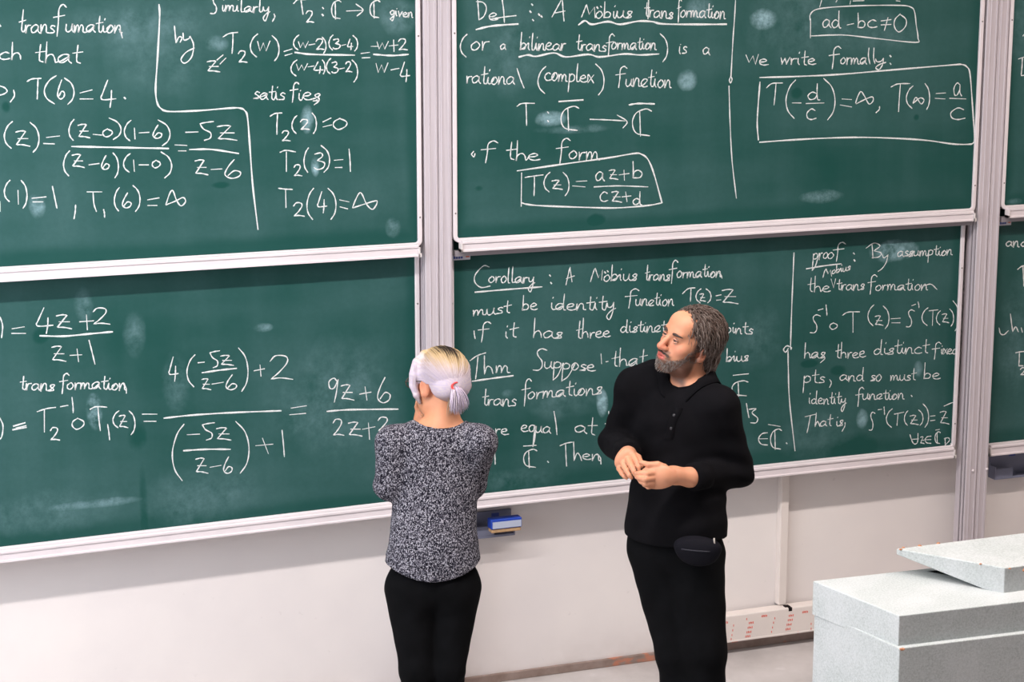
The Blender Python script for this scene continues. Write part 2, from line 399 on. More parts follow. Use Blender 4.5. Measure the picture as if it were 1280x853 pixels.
# ---------------------------------------------------------------- maker's labels, holders, eraser
PLW = mat('label_white', (214, 212, 222), rough=0.5); PLB = mat('label_blue', (70, 92, 168), rough=0.5); PLO = mat('label_orange', (214, 110, 84), rough=0.5)
def plate(px0, px1, py0, py1, label):
    a, b_ = on_y(px0, py0, 0.034), on_y(px1, py1, 0.034)
    x0, x1, z1, z0 = a[0], b_[0], a[2], b_[2]
    r = empty('label_plate', (x0, 0.034, z0), label, 'label')
    make('plate', *box(x0, x1, 0.034, 0.0519, z0, z1), PLW, r, bevel=0.001)
    w = x1-x0; h = z1-z0
    make('printed_strip', *join(*[box(x0+w*(0.12+0.125*k), x0+w*(0.22+0.125*k), 0.0333, 0.035, z0+h*0.25, z0+h*0.75) for k in range(4)]), PLB, r, label='blue printing')
    make('printed_logo', *box(x0+w*0.76, x0+w*0.95, 0.0333, 0.035, z0+h*0.4, z0+h*0.9), PLO, r, label='orange mark')
plate(564, 588, 318.5, 324.5, 'small white label strip under the tray beside the near guide post')
plate(1248, 1264, 275.5, 281.5, 'small white label strip under the tray beside the far guide post')

HOLD = mat('holder_grey_blue', (120, 124, 146), rough=0.5)
HOLB = mat('holder_print', (62, 78, 150), rough=0.5)
def holder(x0, x1, z0, z1, label):
    r = empty('eraser_holder', ((x0+x1)/2, YW, z0), label, 'holder')
    yb = YW-0.0005
    make('back_plate', *box(x0, x1, yb-0.012, yb, z0, z1), HOLD, r, bevel=0.002)
    make('pocket', *join(box(x0, x0+0.006, yb-0.055, yb-0.012, z0, z0+0.06), box(x0+0.006, x1, yb-0.055, yb-0.012, z0, z0+0.010), box(x1-0.005, x1, yb-0.055, yb-0.012, z0+0.010, z0+0.035),
                         box(x0+0.006, x0+(x1-x0)*0.5, yb-0.055, yb-0.049, z0+0.010, z0+0.05)), HOLD, r, bevel=0.001)
    make('printed_patch', *box(x0+(x1-x0)*0.52, x0+(x1-x0)*0.70, yb-0.0128, yb-0.011, z0+(z1-z0)*0.74, z0+(z1-z0)*0.90), HOLB, r, label='blue printed patch')
    return r
h0, h1 = on_y(588, 672, 0.14), on_y(640, 637, 0.14)
holder(h0[0], h1[0], h0[2], h1[2], 'grey blue eraser holder on the wall beside the woman, carrying the blue eraser')
h2, h3 = on_y(1238, 598, 0.14), on_y(1284, 560, 0.14)
holder(h2[0], h3[0], h2[2], h3[2], 'grey eraser holder under the lower right chalkboard, cut off by the picture edge')
# eraser
e0 = on_y(614.5, 663.2, 0.05); e1 = on_y(652.5, 650, 0.05); ez = on_y(614.5, 653, 0.05)
ex0, ex1 = e0[0], e1[0]; ez0, ez1 = e0[2], ez[2]
er = empty('board_eraser', ((ex0+ex1)/2, 0.075, ez0-0.012), 'blue board eraser with white front, hanging in the holder by the woman', 'eraser')
BLUE = mat('eraser_blue', (28, 66, 168), rough=0.45, vary=0.1)
make('grip', *box(ex0-0.001, ex1+0.001, 0.052, 0.098, ez0, ez1+0.006), BLUE, er, bevel=0.004, seg=3)
make('front_label', *box(ex0+0.005, ex1-0.003, 0.0500, 0.0535, ez0+0.004, ez1-0.003), mat('eraser_label', (176, 184, 204), rough=0.6), er, label='pale grey front panel')
make('felt', *box(ex0+0.002, ex1-0.002, 0.055, 0.096, ez0-0.016, ez0), mat('eraser_felt', (186, 150, 112), rough=0.9, vary=0.15, vscale=60), er, bevel=0.004, seg=2, label='tan felt underside')

# ---------------------------------------------------------------- cable trunking under the boards
TRK = mat('trunking_white', (232, 222, 216), rough=0.5, vary=0.03)
RED = mat('film_print_red', (232, 110, 92), rough=0.6)
TY = 0.085
a0, a1 = on_y(905, 768.5, TY), on_y(905, 804.5, TY); b0, b1 = on_y(1015, 759.5, TY), on_y(1015, 791, TY)
tz1, tz0 = (a0[2]+b0[2])/2, (a1[2]+b1[2])/2
TX0, TX1 = 1.26, PX2-0.04
tr = empty('cable_trunking', (1.6, 0.12, tz0), 'white cable trunking box with red film print along the wall beside the lectern', 'trunking')
make('trunk_body', *box(TX0, TX1, TY, YW-0.0145, tz0, tz1), TRK, tr, bevel=0.006, seg=3)
make('cover_edge', *prism_x([(TY-0.002, tz0+0.004), (TY-0.002, tz0+0.010), (TY+0.002, tz0+0.012), (TY+0.002, tz0+0.004)], TX0, TX1), TRK, tr)
def red_marks():
    out = []
    def mark(px, py, n=4, w=1.7, top=False):
        parts = []
        for k in range(n):
            p = on_y(px+k*w, py-k*w*0.11, TY)
            s = 0.0023; hh = 0.0052 if k else 0.0058
            parts.append(box(p[0], p[0]+s*1.35, TY-0.0009, TY+0.001, p[2]-hh, p[2]+hh*(0.9 if k % 2 else 0.6)))
            if k == 1: parts.append(box(p[0], p[0]+s*2.4, TY-0.0009, TY+0.001, p[2]-0.001, p[2]+0.001))
        out.append(join(*parts))
    for cx, cy in ((936, 779), (934.6, 785), (933.2, 790.6), (931.8, 796), (986, 770), (984.8, 775.5), (983.4, 781.2), (982, 787)):
        mark(cx, cy)
    for cx, cy in ((915, 802), (903, 779), (952, 770.5), (1003, 765.5)): mark(cx, cy, 5, 1.5)
    for cx, cy in ((916.5, 782), (915.5, 788), (914.5, 794), (913.5, 799), (968, 773), (966.5, 778.5), (965.2, 784.5), (964, 790), (933, 774), (997, 790.5), (1013.5, 786), (1013.5, 780)):
        mark(cx, cy, 1)
    return out
for V, Fc in red_marks(): make('print_mark', V, Fc, RED, tr, label='small red print on the protective film')
# upright trunking
u0, u1 = on_y(974.5, 690, 0.125), on_y(985, 690, 0.125)
vt = empty('wall_trunking', ((u0[0]+u1[0])/2, 0.145, tz1), 'narrow white upright trunking on the wall between tray and floor trunking', 'trunking')
make('channel', *box(u0[0], u1[0], 0.128, YW-0.0002, tz1+0.004, nb+0.2), TRK, vt, bevel=0.003)
make('lid', *box(u0[0]+0.003, u1[0]-0.003, 0.124, 0.129, tz1+0.004, nb+0.2), TRK, vt, bevel=0.0015)
g = on_y(983.5, 765, TY+0.02)
make('cable_notch', *join(box(g[0]-0.012, g[0]+0.012, TY+0.012, TY+0.034, tz1-0.002, tz1+0.0035), box(g[0]-0.002, g[0]+0.014, TY-0.0015, TY+0.014, tz1-0.014, tz1+0.001)), DARK, tr, label='black notch in the trunking lid')

# ---------------------------------------------------------------- lectern
def terr_build(t, b):
    co = t.coord()
    f = t.ramp(t.noise(co, 160.0, 3.0, 0.7), [(0.3, lin((172, 178, 176))), (0.5, lin((194, 199, 198))), (0.72, lin((210, 214, 214)))])
    g_ = t.ramp(t.noise(co, 5.0, 5.0, 0.6), [(0.40, 0.0), (0.62, 1.0)])
    c = t.mix(t.math('MULTIPLY', g_, 0.30), f, lin((226, 226, 228)))
    t.link(c, b.inputs['Base Color'])
LEC = mat('speckled_laminate', (196, 200, 198), rough=0.55, spec=0.35, build=terr_build, bump=0.04, bscale=200)
RUST = mat('chipped_edge', (188, 132, 98), rough=0.8, vary=0.2, vscale=80)
LZ = 0.95
def oz(px, py, Z): d = ray(px, py); return CAM+d*((Z-CAM[2])/d[2])
def quad_prism(A, Bv, depth_vec, width_vec, z0, z1):
    A = np.asarray(A); pts = [A, A+width_vec, A+width_vec+depth_vec, A+depth_vec]
    return [(p[0], p[1], z) for z in (z0, z1) for p in pts], [(3, 2, 1, 0), (4, 5, 6, 7), (0, 1, 5, 4), (1, 2, 6, 5), (2, 3, 7, 6), (3, 0, 4, 7)]
FLc, NRc = oz(1016.2, 726.4, LZ), oz(1124, 770.2, LZ)        # far and near left corners of the desk top
RT = oz(1280, 752.0, LZ)
dv = FLc-NRc; dv[2] = 0
wv = RT-NRc; wv[2] = 0; wv = wv/np.linalg.norm(wv)*1.15
lec = empty('lectern', tuple((NRc[:2]+wv[:2]/2+dv[:2]/2).tolist()+[0.0]), 'pale grey speckled lectern with stacked slab tops in the lower right corner', 'lectern')
zs = float(zz(1124, 806.8, NRc[1]))
make('upper_body', *quad_prism(NRc, None, dv, wv, zs-0.02, LZ), LEC, lec, bevel=0.003)
nl = NRc + (-0.012*wv/np.linalg.norm(wv)) + (-0.022*dv/np.linalg.norm(dv))
dl = FLc+0.008*wv/np.linalg.norm(wv)-nl; dl[2] = 0
wl = wv*1.02
zl = float(zz(1120.2, 811.6, nl[1]))
make('lower_body', *quad_prism(nl, None, dl, wl, 0.0, zl), LEC, lec, bevel=0.003)
# sloped lid: thin at the back, thick at the front
LT = LZ+0.085
P1, P2 = oz(1120.6, 686.2, LT), oz(1256.2, 710.4, LT)
d2 = P1-P2; d2[2] = 0
P3 = oz(1280, 666.4, LT); w2 = (P3-P1); w2[2] = 0; w2 = w2/np.linalg.norm(w2)*0.9
pts = [P2, P2+w2, P2+w2+d2, P2+d2]
zf = float(zz(1256.2, 746.5, P2[1])); zbk = float(zz(1120.6, 693.5, P1[1]))
V = [(p[0], p[1], z) for p, z in zip(pts, (zf, zf, zbk, zbk))] + [(p[0], p[1], LT) for p in pts]
make('sloped_lid', V, [(3, 2, 1, 0), (4, 5, 6, 7), (0, 1, 5, 4), (1, 2, 6, 5), (2, 3, 7, 6), (3, 0, 4, 7)], LEC, lec, bevel=0.003)
# foot the lid rests on
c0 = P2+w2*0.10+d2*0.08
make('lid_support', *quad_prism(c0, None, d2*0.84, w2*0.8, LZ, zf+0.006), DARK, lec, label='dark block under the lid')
# chipped spots on the edges
random.seed(4)
chips = []
for p, r_ in ((P2+(0, 0, -0.004)+w2*0.02, 0.004), (P2+w2*0.085+(0, 0, -0.016), 0.008), (P1+(P2-P1)*0.04, 0.005), (P1+w2*0.10, 0.006), (P1+w2*0.03, 0.005), (P1+w2*0.18, 0.006), (nl+wl*0.008+(0, 0, zl-nl[2]-0.003), 0.007), (P1+(P2-P1)*0.78+(0, 0, -0.001), 0.004), (P2-(0, 0, 0)+(P1-P2)*0.08+(0, 0, zf-LT+0.006), 0.006), (P2+(P1-P2)*0.12+(0, 0, zf-LT+0.008), 0.005)):
    p = np.asarray(p)
    V, Fc = ball(p, (r_*1.3, r_*1.0, r_*0.55), 9, 6)
    V = [tuple(np.array(v)+np.random.RandomState(int(1e4*abs(v[0]+v[2])) % 9999).uniform(-1, 1, 3)*r_*0.18) for v in V]
    make('edge_chip', V, Fc, RUST, lec, label='rusty brown chip on the edge')

# ---------------------------------------------------------------- chalk handwriting
# glyph strokes: x to the right, y up, x-height 1; a doubled point is a corner
GLY = {
'a': (1.0, '.8,.85 .45,1 .08,.6 .15,.1 .45,.08 .75,.5 .8,.85 .8,.85 .78,.3 .98,0'),
'b': (.9, '.1,2 .12,1 .1,.05 .1,.05 .2,.75 .5,.95 .75,.6 .6,.1 .12,.05'),
'c': (.85, '.75,.85 .45,1 .1,.6 .15,.15 .45,0 .82,.12'),
'd': (1.0, '.75,.75 .4,.95 .08,.5 .25,.05 .6,.2 .76,.7;.78,2 .76,1 .8,.1 .98,0'),
'e': (.9, '.1,.45 .5,.55 .7,.8 .45,1 .12,.7 .15,.2 .5,0 .9,.15'),
'f': (.8, '.85,1.75 .65,2 .42,1.6 .38,.5 .3,-.7;.1,.9 .75,1.08'),
'g': (.9, '.75,.85 .4,1 .1,.6 .3,.15 .65,.4 .75,.9 .75,.9 .72,-.3 .5,-.9 .12,-.6'),
'h': (.9, '.1,2 .12,1 .12,0 .12,0 .2,.7 .5,.95 .7,.6 .78,0'),
'i': (.45, '.15,1 .18,.3 .32,0;.22,1.5 .26,1.62'),
'l': (.5, '.15,2 .15,1 .2,.1 .4,0'),
'm': (1.25, '.06,1 .1,.5 .1,0 .1,0 .25,.9 .45,.85 .5,.1 .5,.1 .7,.95 .92,.8 .97,.1 1.2,0'),
'n': (.9, '.06,1 .1,0 .1,0 .35,.95 .62,.85 .68,.1 .88,0'),
'o': (.8, '.4,1 .1,.6 .15,.1 .45,0 .72,.5 .55,.95 .35,1'),
'p': (.85, '.1,1 .1,0 .08,-1;.1,.6 .35,1 .7,.8 .65,.25 .3,.05 .12,.2'),
'q': (.85, '.75,.9 .4,1 .1,.6 .25,.1 .6,.2 .75,.9 .75,.9 .75,0 .72,-1.2'),
'r': (.65, '.1,.95 .15,0 .15,0 .28,.8 .62,.92'),
's': (.7, '.65,.88 .4,1 .2,.72 .55,.4 .55,.1 .05,.02'),
't': (.65, '.35,1.8 .33,1 .36,.2 .6,0;.02,1.12 .72,1.24'),
'u': (.9, '.08,1 .1,.3 .3,0 .6,.3 .7,1 .7,1 .7,.3 .9,0'),
'v': (.8, '.08,1 .35,0 .35,0 .75,1'),
'w': (1.0, '.05,1 .22,.03 .22,.03 .47,.85 .47,.85 .66,.03 .66,.03 .95,1.05'),
'x': (.8, '.1,1 .8,0;.75,1 .1,0'),
'y': (.85, '.1,1 .2,.4 .5,.4 .7,1 .7,1 .66,-.2 .42,-.9 .15,-.6 .5,-.1 .9,.2'),
'z': (.9, '.05,.92 .4,1 .7,.98 .7,.98 .1,.1 .1,.1 .5,.1 .98,0;.2,.5 .85,.5'),
'S': (1., '.98,.93 .62,1 .32,.88 .36,.68 .62,.44 .62,.17 .38,.02 0,.03'),
'C': (1., '.95,.95 .6,1 .1,.6 .08,.25 .45,.02 1,.08'),
'K': (1., '1,.92 .7,1 .2,.85 .0,.5 .2,.12 .9,.02;.38,.92 .4,.5 .42,.0'),
'0': (1., '.5,1 .1,.7 .05,.3 .4,0 .9,.3 .95,.7 .45,1'),
'2': (1., '0,.75 .25,.98 .7,.95 .75,.7 .4,.3 .05,.02 .05,.02 .5,.06 1,0'),
'3': (1., '.05,.92 .6,1 .75,.8 .3,.55 .3,.55 .92,.4 .8,.1 .3,0 0,.12'),
'4': (1., '.45,1 .1,.5 0,.35 .2,.28 1,.32;.7,.62 .68,.3 .6,0'),
'5': (1., '1,1 .5,.95 .12,.88 .12,.88 .35,.6 .8,.4 .78,.12 .4,0'),
'6': (1., '.6,1 .2,.6 0,.2 .4,0 .9,.1 1,.32 .6,.4 .2,.15'),
'9': (1., '.85,.85 .5,1 .05,.85 .15,.58 .55,.6 .9,.95 .9,.95 .75,.4 .55,0'),
'(': (1., '1,1 .4,.82 0,.5 .2,.2 .85,0'),
')': (1., '0,1 .7,.8 1,.5 .85,.2 .35,0'),
'E': (1., '1,1 .4,.92 0,.5 .3,.08 1,0;0,.5 1,.52'),
}
def pts(s): return [[tuple(float(v) for v in p.split(',')) for p in st.split()] for st in s.split(';')]
GL = {k: (w, pts(s)) for k, (w, s) in GLY.items()}
def smooth_line(P):
    """Catmull-Rom through the points; doubled points stay corners"""
    runs, cur = [], [P[0]]
    for a, b in zip(P, P[1:]):
        if abs(a[0]-b[0])+abs(a[1]-b[1]) < 1e-6: runs.append(cur); cur = [b]
        else: cur.append(b)
    runs.append(cur)
    out = []
    for R_ in runs:
        R_ = [np.array(p, float) for p in R_]
        if len(R_) < 3: q = R_
        else:
            q = []
            E = [2*R_[0]-R_[1]] + R_ + [2*R_[-1]-R_[-2]]
            for i in range(1, len(E)-2):
                p0, p1, p2, p3 = E[i-1:i+3]
                for k in range(5):
                    t = k/5.0
                    q.append(0.5*(2*p1+(p2-p0)*t+(2*p0-5*p1+4*p2-p3)*t*t+(3*p1-p0-3*p2+p3)*t**3))
            q.append(R_[-1])
        out += q if not out else q[1:] if np.allclose(q[0], out[-1]) else q
    return out
class Pen:
    def __init__(s): s.o = (0, 0); s.k = 4.0; s.strokes = []; s.w = 1.65; s.rng = random.Random(11)
    def at(s, ox, oy, k=4.0): s.o = (ox, oy); s.k = k; return s
    def _add(s, P, w=None):
        s.strokes.append(([(s.o[0]+x/s.k, s.o[1]+y/s.k) for x, y in smooth_line(P)], w or s.w))
    def P(s, txt, w=None):
        for st in pts(txt): s._add(st, w)
        return s
    def G(s, ch, x0, y0, x1, y1, w=None):
        st = GL[ch][1]
        xs = [p[0] for q in st for p in q]; ys = [p[1] for q in st for p in q]
        a, b, c, d = min(xs), max(xs), min(ys), max(ys)
        for q in st: s._add([(x0+(x-a)/(b-a)*(x1-x0), y1-(y-c)/(d-c)*(y1-y0)) for x, y in q], w)
        return s
    def GG(s, txt):
        for it in txt.split():
            ch, v = it.split(':'); s.G(ch, *[float(q) for q in v.split(',')])
        return s
    def W(s, word, x0, y0, x1, y1, xh, asc=None, desc=None, w=None):
        asc = asc or xh*1.9; desc = desc or xh*0.95
        tot = sum(GL[c][0] for c in word); x = 0.0
        xh *= 0.84; prev = None
        for c in word:
            wd_, st = GL[c]
            jy = s.rng.uniform(-0.07, 0.07)*xh; js = s.rng.uniform(0.92, 1.08)
            for q in st:
                L = []
                for gx, gy in q:
                    u = (x+gx)/tot
                    h = gy*xh*js if 0 <= gy <= 1 else (xh*js+(gy-1)*(asc-xh) if gy > 1 else gy*desc)
                    L.append((x0+u*(x1-x0)+h*0.07+s.rng.uniform(-.02, .02)*xh, y0+u*(y1-y0)-h+jy))
                if prev is not None and q is st[0] and 0.3 <= q[0][1] <= 1.05 and s.rng.random() < 0.75: L = [prev, ((prev[0]+L[0][0])/2, (prev[1]*.7+L[0][1]*.3))]+L
                s._add(L, w)
                if q is st[0]: end = (L[-1] if q[-1][1] <= 0.2 else None)
            prev = end; x += wd_
        return s
    def dot(s, *xy):
        for x, y in zip(xy[::2], xy[1::2]): s._add([(x-2.5, y-2.5), (x+2.5, y+3.5)], 2.6)
        return s
pen = Pen()
def chalk_build(t, b):
    n = t.noise(t.coord(), 420.0, 3.0, 0.7)
    f = t.ramp(n, [(0.30, 0.0), (0.52, 1.0)])
    t.link(t.mix(f, lin((140, 168, 164)), lin((232, 230, 230))), b.inputs['Base Color'])
CHALK = mat('white_chalk', (245, 244, 244), rough=0.95, spec=0.05, build=chalk_build)
random.seed(3)
def write(key, label=None, name='chalk_writing'):
    """lay the strokes gathered so far onto the face of a board"""
    Y = BOARDS[key]['Y']; got = []
    for line, w in pen.strokes:
        Q = np.array([on_y(x, y, Y)[[0, 2]] for x, y in line])
        seg = np.linalg.norm(np.diff(Q, axis=0), axis=1); keep = [0]+[i+1 for i in range(len(seg)) if seg[i] > 1e-5]
        Q = Q[keep]
        if len(Q) >= 2: got.append((Q, w, Q.min(0), Q.max(0)))
    pen.strokes = []
    # strokes that lie close together make one word or formula
    grp = list(range(len(got)))
    for i in range(len(got)):
        for j in range(i):
            gap = np.linalg.norm(np.maximum(0, np.maximum(got[i][2]-got[j][3], got[j][2]-got[i][3])))
            size = max((got[i][3]-got[i][2]).max(), (got[j][3]-got[j][2]).max())
            if gap <= max(0.02, 0.49*size) and grp[i] != grp[j]:
                a, b = grp[i], grp[j]; grp = [b if g_ == a else g_ for g_ in grp]
    for gid in dict.fromkeys(grp): lay(key, [s for s, g_ in zip(got, grp) if g_ == gid], name)
def lay(key, strokes, name):
    Y = BOARDS[key]['Y']; V, Fc = [], []
    for Q, w, _a, _b in strokes:
        T = np.gradient(Q, axis=0); T /= np.linalg.norm(T, axis=1)[:, None]+1e-9
        N = np.stack([-T[:, 1], T[:, 0]], 1)
        n = len(Q); base = len(V)
        ph = random.random()*6
        for i in range(n):
            u = i/(n-1)
            hw = 0.5*w/300.0*(0.80+0.20*math.sin(ph+u*7.0+i*0.9))*(0.75 if i in (0, n-1) else 1.0)
            e = (-hw if i == 0 else hw if i == n-1 else 0)*0.7
            c = Q[i]+T[i]*e
            for sd, dy in ((-1, 0.00008), (-0.55, 0.0007), (0.55, 0.0007), (1, 0.00008)):
                p = c+N[i]*hw*sd; V.append((p[0], Y-dy, p[1]))
        for i in range(n-1):
            a = base+i*4
            for k in range(3): Fc.append((a+k, a+k+1, a+k+5, a+k+4))
    return make(name, V, Fc, CHALK, BOARDS[key]['root'], smooth=True)

# --- upper left board
p = pen.at(0, 0)
p.dot(0, 128).W('trans', 92, 160, 275, 165, 45, 130).G('f', 268, 22, 332, 182).W('umation', 325, 160, 612, 165, 42, 92).P('595,145 605,165 612,190'); write('ul', 'chalk word transformation')
p.at(0, 0).W('ch', -8, 300, 112, 298, 40, 85).W('that', 172, 312, 405, 315, 48, 100); write('ul', 'chalk words such that, cut off')
p.at(0, 0).P('0,430 25,440 35,458 15,472 0,475;68,450 72,480 52,510;135,408 160,395 205,392;190,392 188,450 186,495;400,465 460,450;400,495 465,495').GG('(:222,378,282,520 6:288,400,322,495 ):322,390,370,522 4:505,400,580,538').dot(624, 490); write('ul', 'chalk T(6)=4')
p.at(0, 0).GG('(:22,608,62,742 z:78,655,150,732 ):150,612,195,762 (:345,598,370,702 z:390,622,450,690 0:515,645,560,685 ):545,590,605,698 (:622,602,655,705 6:765,625,808,692 ):790,600,850,730 5:1000,608,1068,702 z:1085,628,1185,702')
p.P('232,688 298,680;218,718 272,720;465,672 508,676;672,640 675,695;695,665 745,662;875,725 935,728;892,755 930,755;928,662 990,660').P('358,733 600,738 842,743;948,748 1060,748 1192,768', 2.3)
p.at(0, 190).GG('(:318,-5,348,120 z:360,12,422,78 6:508,18,545,88 ):565,5,592,130 (:618,8,652,102 0:762,42,800,80 ):805,0,858,130 z:975,40,1040,115 6:1125,38,1202,132').P('445,65 495,58;668,40 672,98;695,65 742,65;1055,88 1110,85'); write('ul', 'chalk fraction equal to -5z over z-6')
p.at(0, 190).GG('(:22,142,50,248 ):105,142,135,282 (:572,178,597,296 6:612,205,655,280 ):665,168,700,298').P('0,248 0,298;90,192 92,262;160,232 230,225;165,250 215,250;262,172 275,235 285,282;378,265 376,300 370,335;435,200 510,200;465,200 470,260 482,298;518,288 522,305 523,328;738,240 795,230;738,268 785,268;830,262 850,205 865,195 882,240 905,270 928,248 915,228 880,245 830,265'); write('ul', 'chalk T1(6)=infinity')
p.at(0, 0).P('795,22 798,90 787,300 778,440 785,510 805,543 850,558 1000,553 1150,541 1200,541 1225,555 1238,590 1250,740 1264,930 1290,1148', 2.2); write('ul', None, 'chalk_divider')
p.at(220, 0).G('S', 172, -12, 218, 68).W('imilarly', 225, 56, 468, 62, 34, 82, 45).P('490,70 494,85 482,108;588,18 610,-2 650,-2;625,-2 630,35 635,72;852,55 930,52;900,20 935,50 905,80').GG('2:650,55,690,112 K:778,2,825,95 K:970,2,1020,90').dot(735, 40, 733, 74).W('given', 1068, 78, 1185, 86, 28, 45, 28); write('ul', 'chalk word Similarly and T2')
p.at(0, 0).P('872,130 876,170 880,215 880,215 895,185 910,190 900,212;915,165 920,200 945,192 950,180 950,180 968,225 958,285 925,316 905,298 930,262 972,240'); p.GG('z:1035,305,1100,360').P('1085,300 1115,275;1100,320 1130,290')
p.at(220, 0).P('235,185 265,168 308,162;285,168 284,220 280,268').GG('2:312,255,355,312 (:372,170,408,285 w:408,205,470,255 ):480,178,515,305').P('540,258 580,245;545,278 580,268')
p.GG('(:588,175,615,250 w:612,207,662,238 2:700,195,742,248 ):730,185,750,268 (:765,175,785,250 3:785,195,820,245 4:858,195,885,250 ):885,178,908,255 (:575,300,605,380 w:602,318,658,352 4:690,310,735,368 ):732,300,745,370 (:752,292,775,370 3:778,310,810,365 2:848,310,880,360 ):880,300,908,410')
p.P('665,225 695,220;828,228 850,222;660,335 690,330;818,345 842,340').P('595,262 680,272 893,276;988,272 1080,278 1162,272', 2.3)
p.P('925,268 968,262;930,290 970,288;975,232 1010,232;1065,230 1110,225;1088,200 1090,258;1075,350 1115,342').GG('w:1005,207,1062,245 2:1112,195,1158,250 w:1000,315,1060,362 4:1122,310,1168,410'); write('ul', 'chalk equation by T2(w) with two fractions')
p.at(220, 0).W('satis', 385, 495, 545, 500, 40, 80).G('f', 570, 412, 615, 512).W('ies', 605, 500, 722, 505, 42, 60).P('700,500 715,505 690,525'); write('ul', 'chalk word satisfies')
p.at(220, 0).P('470,582 495,568 530,565;508,568 505,620 505,672;735,610 775,590;735,635 778,625').GG('2:530,655,572,705 (:580,578,605,668 2:622,598,668,648 ):680,565,702,668 0:788,592,852,648'); write('ul', 'chalk T2(2)=0')
p.at(220, 0).P('520,762 550,752 598,760;552,760 552,858;865,745 870,800 872,858').GG('(:640,740,662,862 3:690,765,742,848 ):725,728,768,862').at(220, 190).G('2', 590, 65, 630, 120).P('790,42 835,38;795,78 830,78'); write('ul', 'chalk T2(3)=1')
p.at(220, 190).P('512,182 545,186 582,188;548,188 550,278;818,240 865,250;820,275 858,285;882,280 900,235 918,205 932,215 955,265 985,287 1005,245 940,262 885,280').GG('2:588,255,642,322 (:655,182,688,338 4:708,198,755,305 ):760,182,800,338'); write('ul', 'chalk T2(4)=infinity')
# --- lower left board
p.at(0, 370).P('0,105 13,150 8,210;60,165 122,155;58,188 128,188;398,130 468,125;432,95 437,170;350,298 410,295;385,265 393,330;445,222 460,280 475,342').P('200,200 320,202 450,190 562,180', 2.4).GG('4:182,60,265,188 z:282,95,358,165 2:465,62,550,142 z:258,252,330,328'); write('ll', 'chalk fraction 4z+2 over z+1')
p.at(0, 370).W('trans', 98, 470, 272, 475, 40, 78).G('f', 298, 388, 345, 490).W('ormation', 332, 465, 634, 470, 38, 72).P('615,440 630,460 632,488'); write('ll', 'chalk word transformation')
p.at(0, 370).P('0,612 15,650 10,700 0,718;185,580 230,565 278,558;222,570 222,682;302,555 340,548;360,508 365,550 366,585;538,642 544,680 548,720;712,592 785,592;720,628 780,628').P('68,652 125,635;65,670 132,658;80,662 130,650', 2.6).P('450,568 480,555 535,557;490,558 495,620 502,675').GG('2:252,660,298,722 0:362,612,418,668 (:565,575,595,660 z:595,598,640,660 ):645,575,675,695'); write('ll', 'chalk T2 inverse composed with T1(z)')
p.at(200, 400).GG('4:45,185,92,308 (:135,175,175,335 5:250,155,298,240 z:302,178,368,228 z:208,295,255,350 6:330,275,382,350 ):392,140,440,358 2:550,180,664,298 (:62,522,120,805 5:212,515,272,602 z:282,540,355,602 z:178,692,240,768 6:318,685,360,768 ):378,508,445,768')
p.P('190,215 222,212;260,322 318,312;470,255 522,245;500,225 505,282;655,442 732,430;648,475 728,468;135,575 198,572;250,738 305,728;478,630 565,622;512,592 542,670;610,552 617,620 622,685').P('210,265 300,252 382,243;20,492 150,478 350,465 605,455;118,655 230,648 352,648', 2.3); write('ll', 'chalk compound fraction of -5z over z-6')
p.at(200, 400).GG('9:845,292,890,412 z:905,325,970,402 6:1088,288,1150,415 2:865,498,920,578 z:942,512,1010,582 2:1090,488,1150,555').P('998,372 1055,362;1025,335 1035,402;1012,548 1075,535;1042,515 1048,598').P('835,458 950,450 1190,447', 2.3); write('ll', 'chalk fraction 9z+6 over 2z+2')
# --- upper centre board
p.at(560, 0).P('148,0 152,50 155,100;140,8 175,12 192,40 180,80 155,100;270,-8 278,50 282,112;215,95 280,85 340,78').W('e', 200, 100, 250, 100, 42).P('140,148 220,130 350,120', 2.6).dot(420, 22, 412, 58, 425, 100, 455, 72, 468, 82); write('um', 'chalk heading Def')
p.at(560, 0).P('520,85 545,40 565,3;572,0 576,60 580,105;535,65 585,55;668,85 680,55 692,22 692,22 706,72 706,72 732,35 732,35 736,88').dot(747, 38, 765, 33).W('obius', 735, 88, 920, 92, 40, 82).P('1003,0 1002,50 1000,95').W('trans', 978, 82, 1125, 95, 40, 75).G('f', 1145, -5, 1168, 112).W('ormation', 1160, 85, 1388, 92, 40, 80); p.P('652,125 685,104 720,122 800,108 860,122 950,106 1020,108 1080,120 1280,122 1392,121', 2.6); write('um', 'underlined chalk words A Mobius transformation')
p.at(560, 0).G('(', 62, 172, 95, 285).W('or', 110, 248, 205, 245, 50).W('a', 260, 248, 290, 248, 34).W('bilinear', 358, 250, 588, 250, 40, 85).W('trans', 638, 250, 792, 258, 38, 85).G('f', 790, 170, 832, 282).W('ormation', 815, 245, 1042, 248, 38, 65).G(')', 1060, 168, 1098, 310).W('is', 1150, 268, 1195, 270, 42, 55).W('a', 1272, 270, 1310, 275, 42); p.P('355,285 400,275 440,282 530,265 590,285 700,272 760,285 880,270 960,275 1055,270', 2.4); write('um', 'chalk line (or a bilinear transformation) is a')
p.at(560, 0).W('rationa', 88, 415, 335, 425, 44, 100).P('345,342 362,395 380,440').G('(', 450, 332, 490, 468).W('complex', 480, 400, 728, 415, 44, 90, 50).G(')', 738, 320, 780, 475).G('f', 838, 332, 895, 438).W('unction', 885, 430, 1118, 440, 45, 95); write('um', 'chalk line rational (complex) function')
p.at(560, 0).P('345,532 370,518 432,517;390,520 392,570 393,628;710,597 800,600 885,605;845,575 895,608 875,640').P('555,508 675,500;905,525 950,518 1032,520', 2.4).GG('K:565,532,655,655 K:922,545,1018,682').dot(500, 562, 500, 605); write('um', 'chalk map T from C to C')
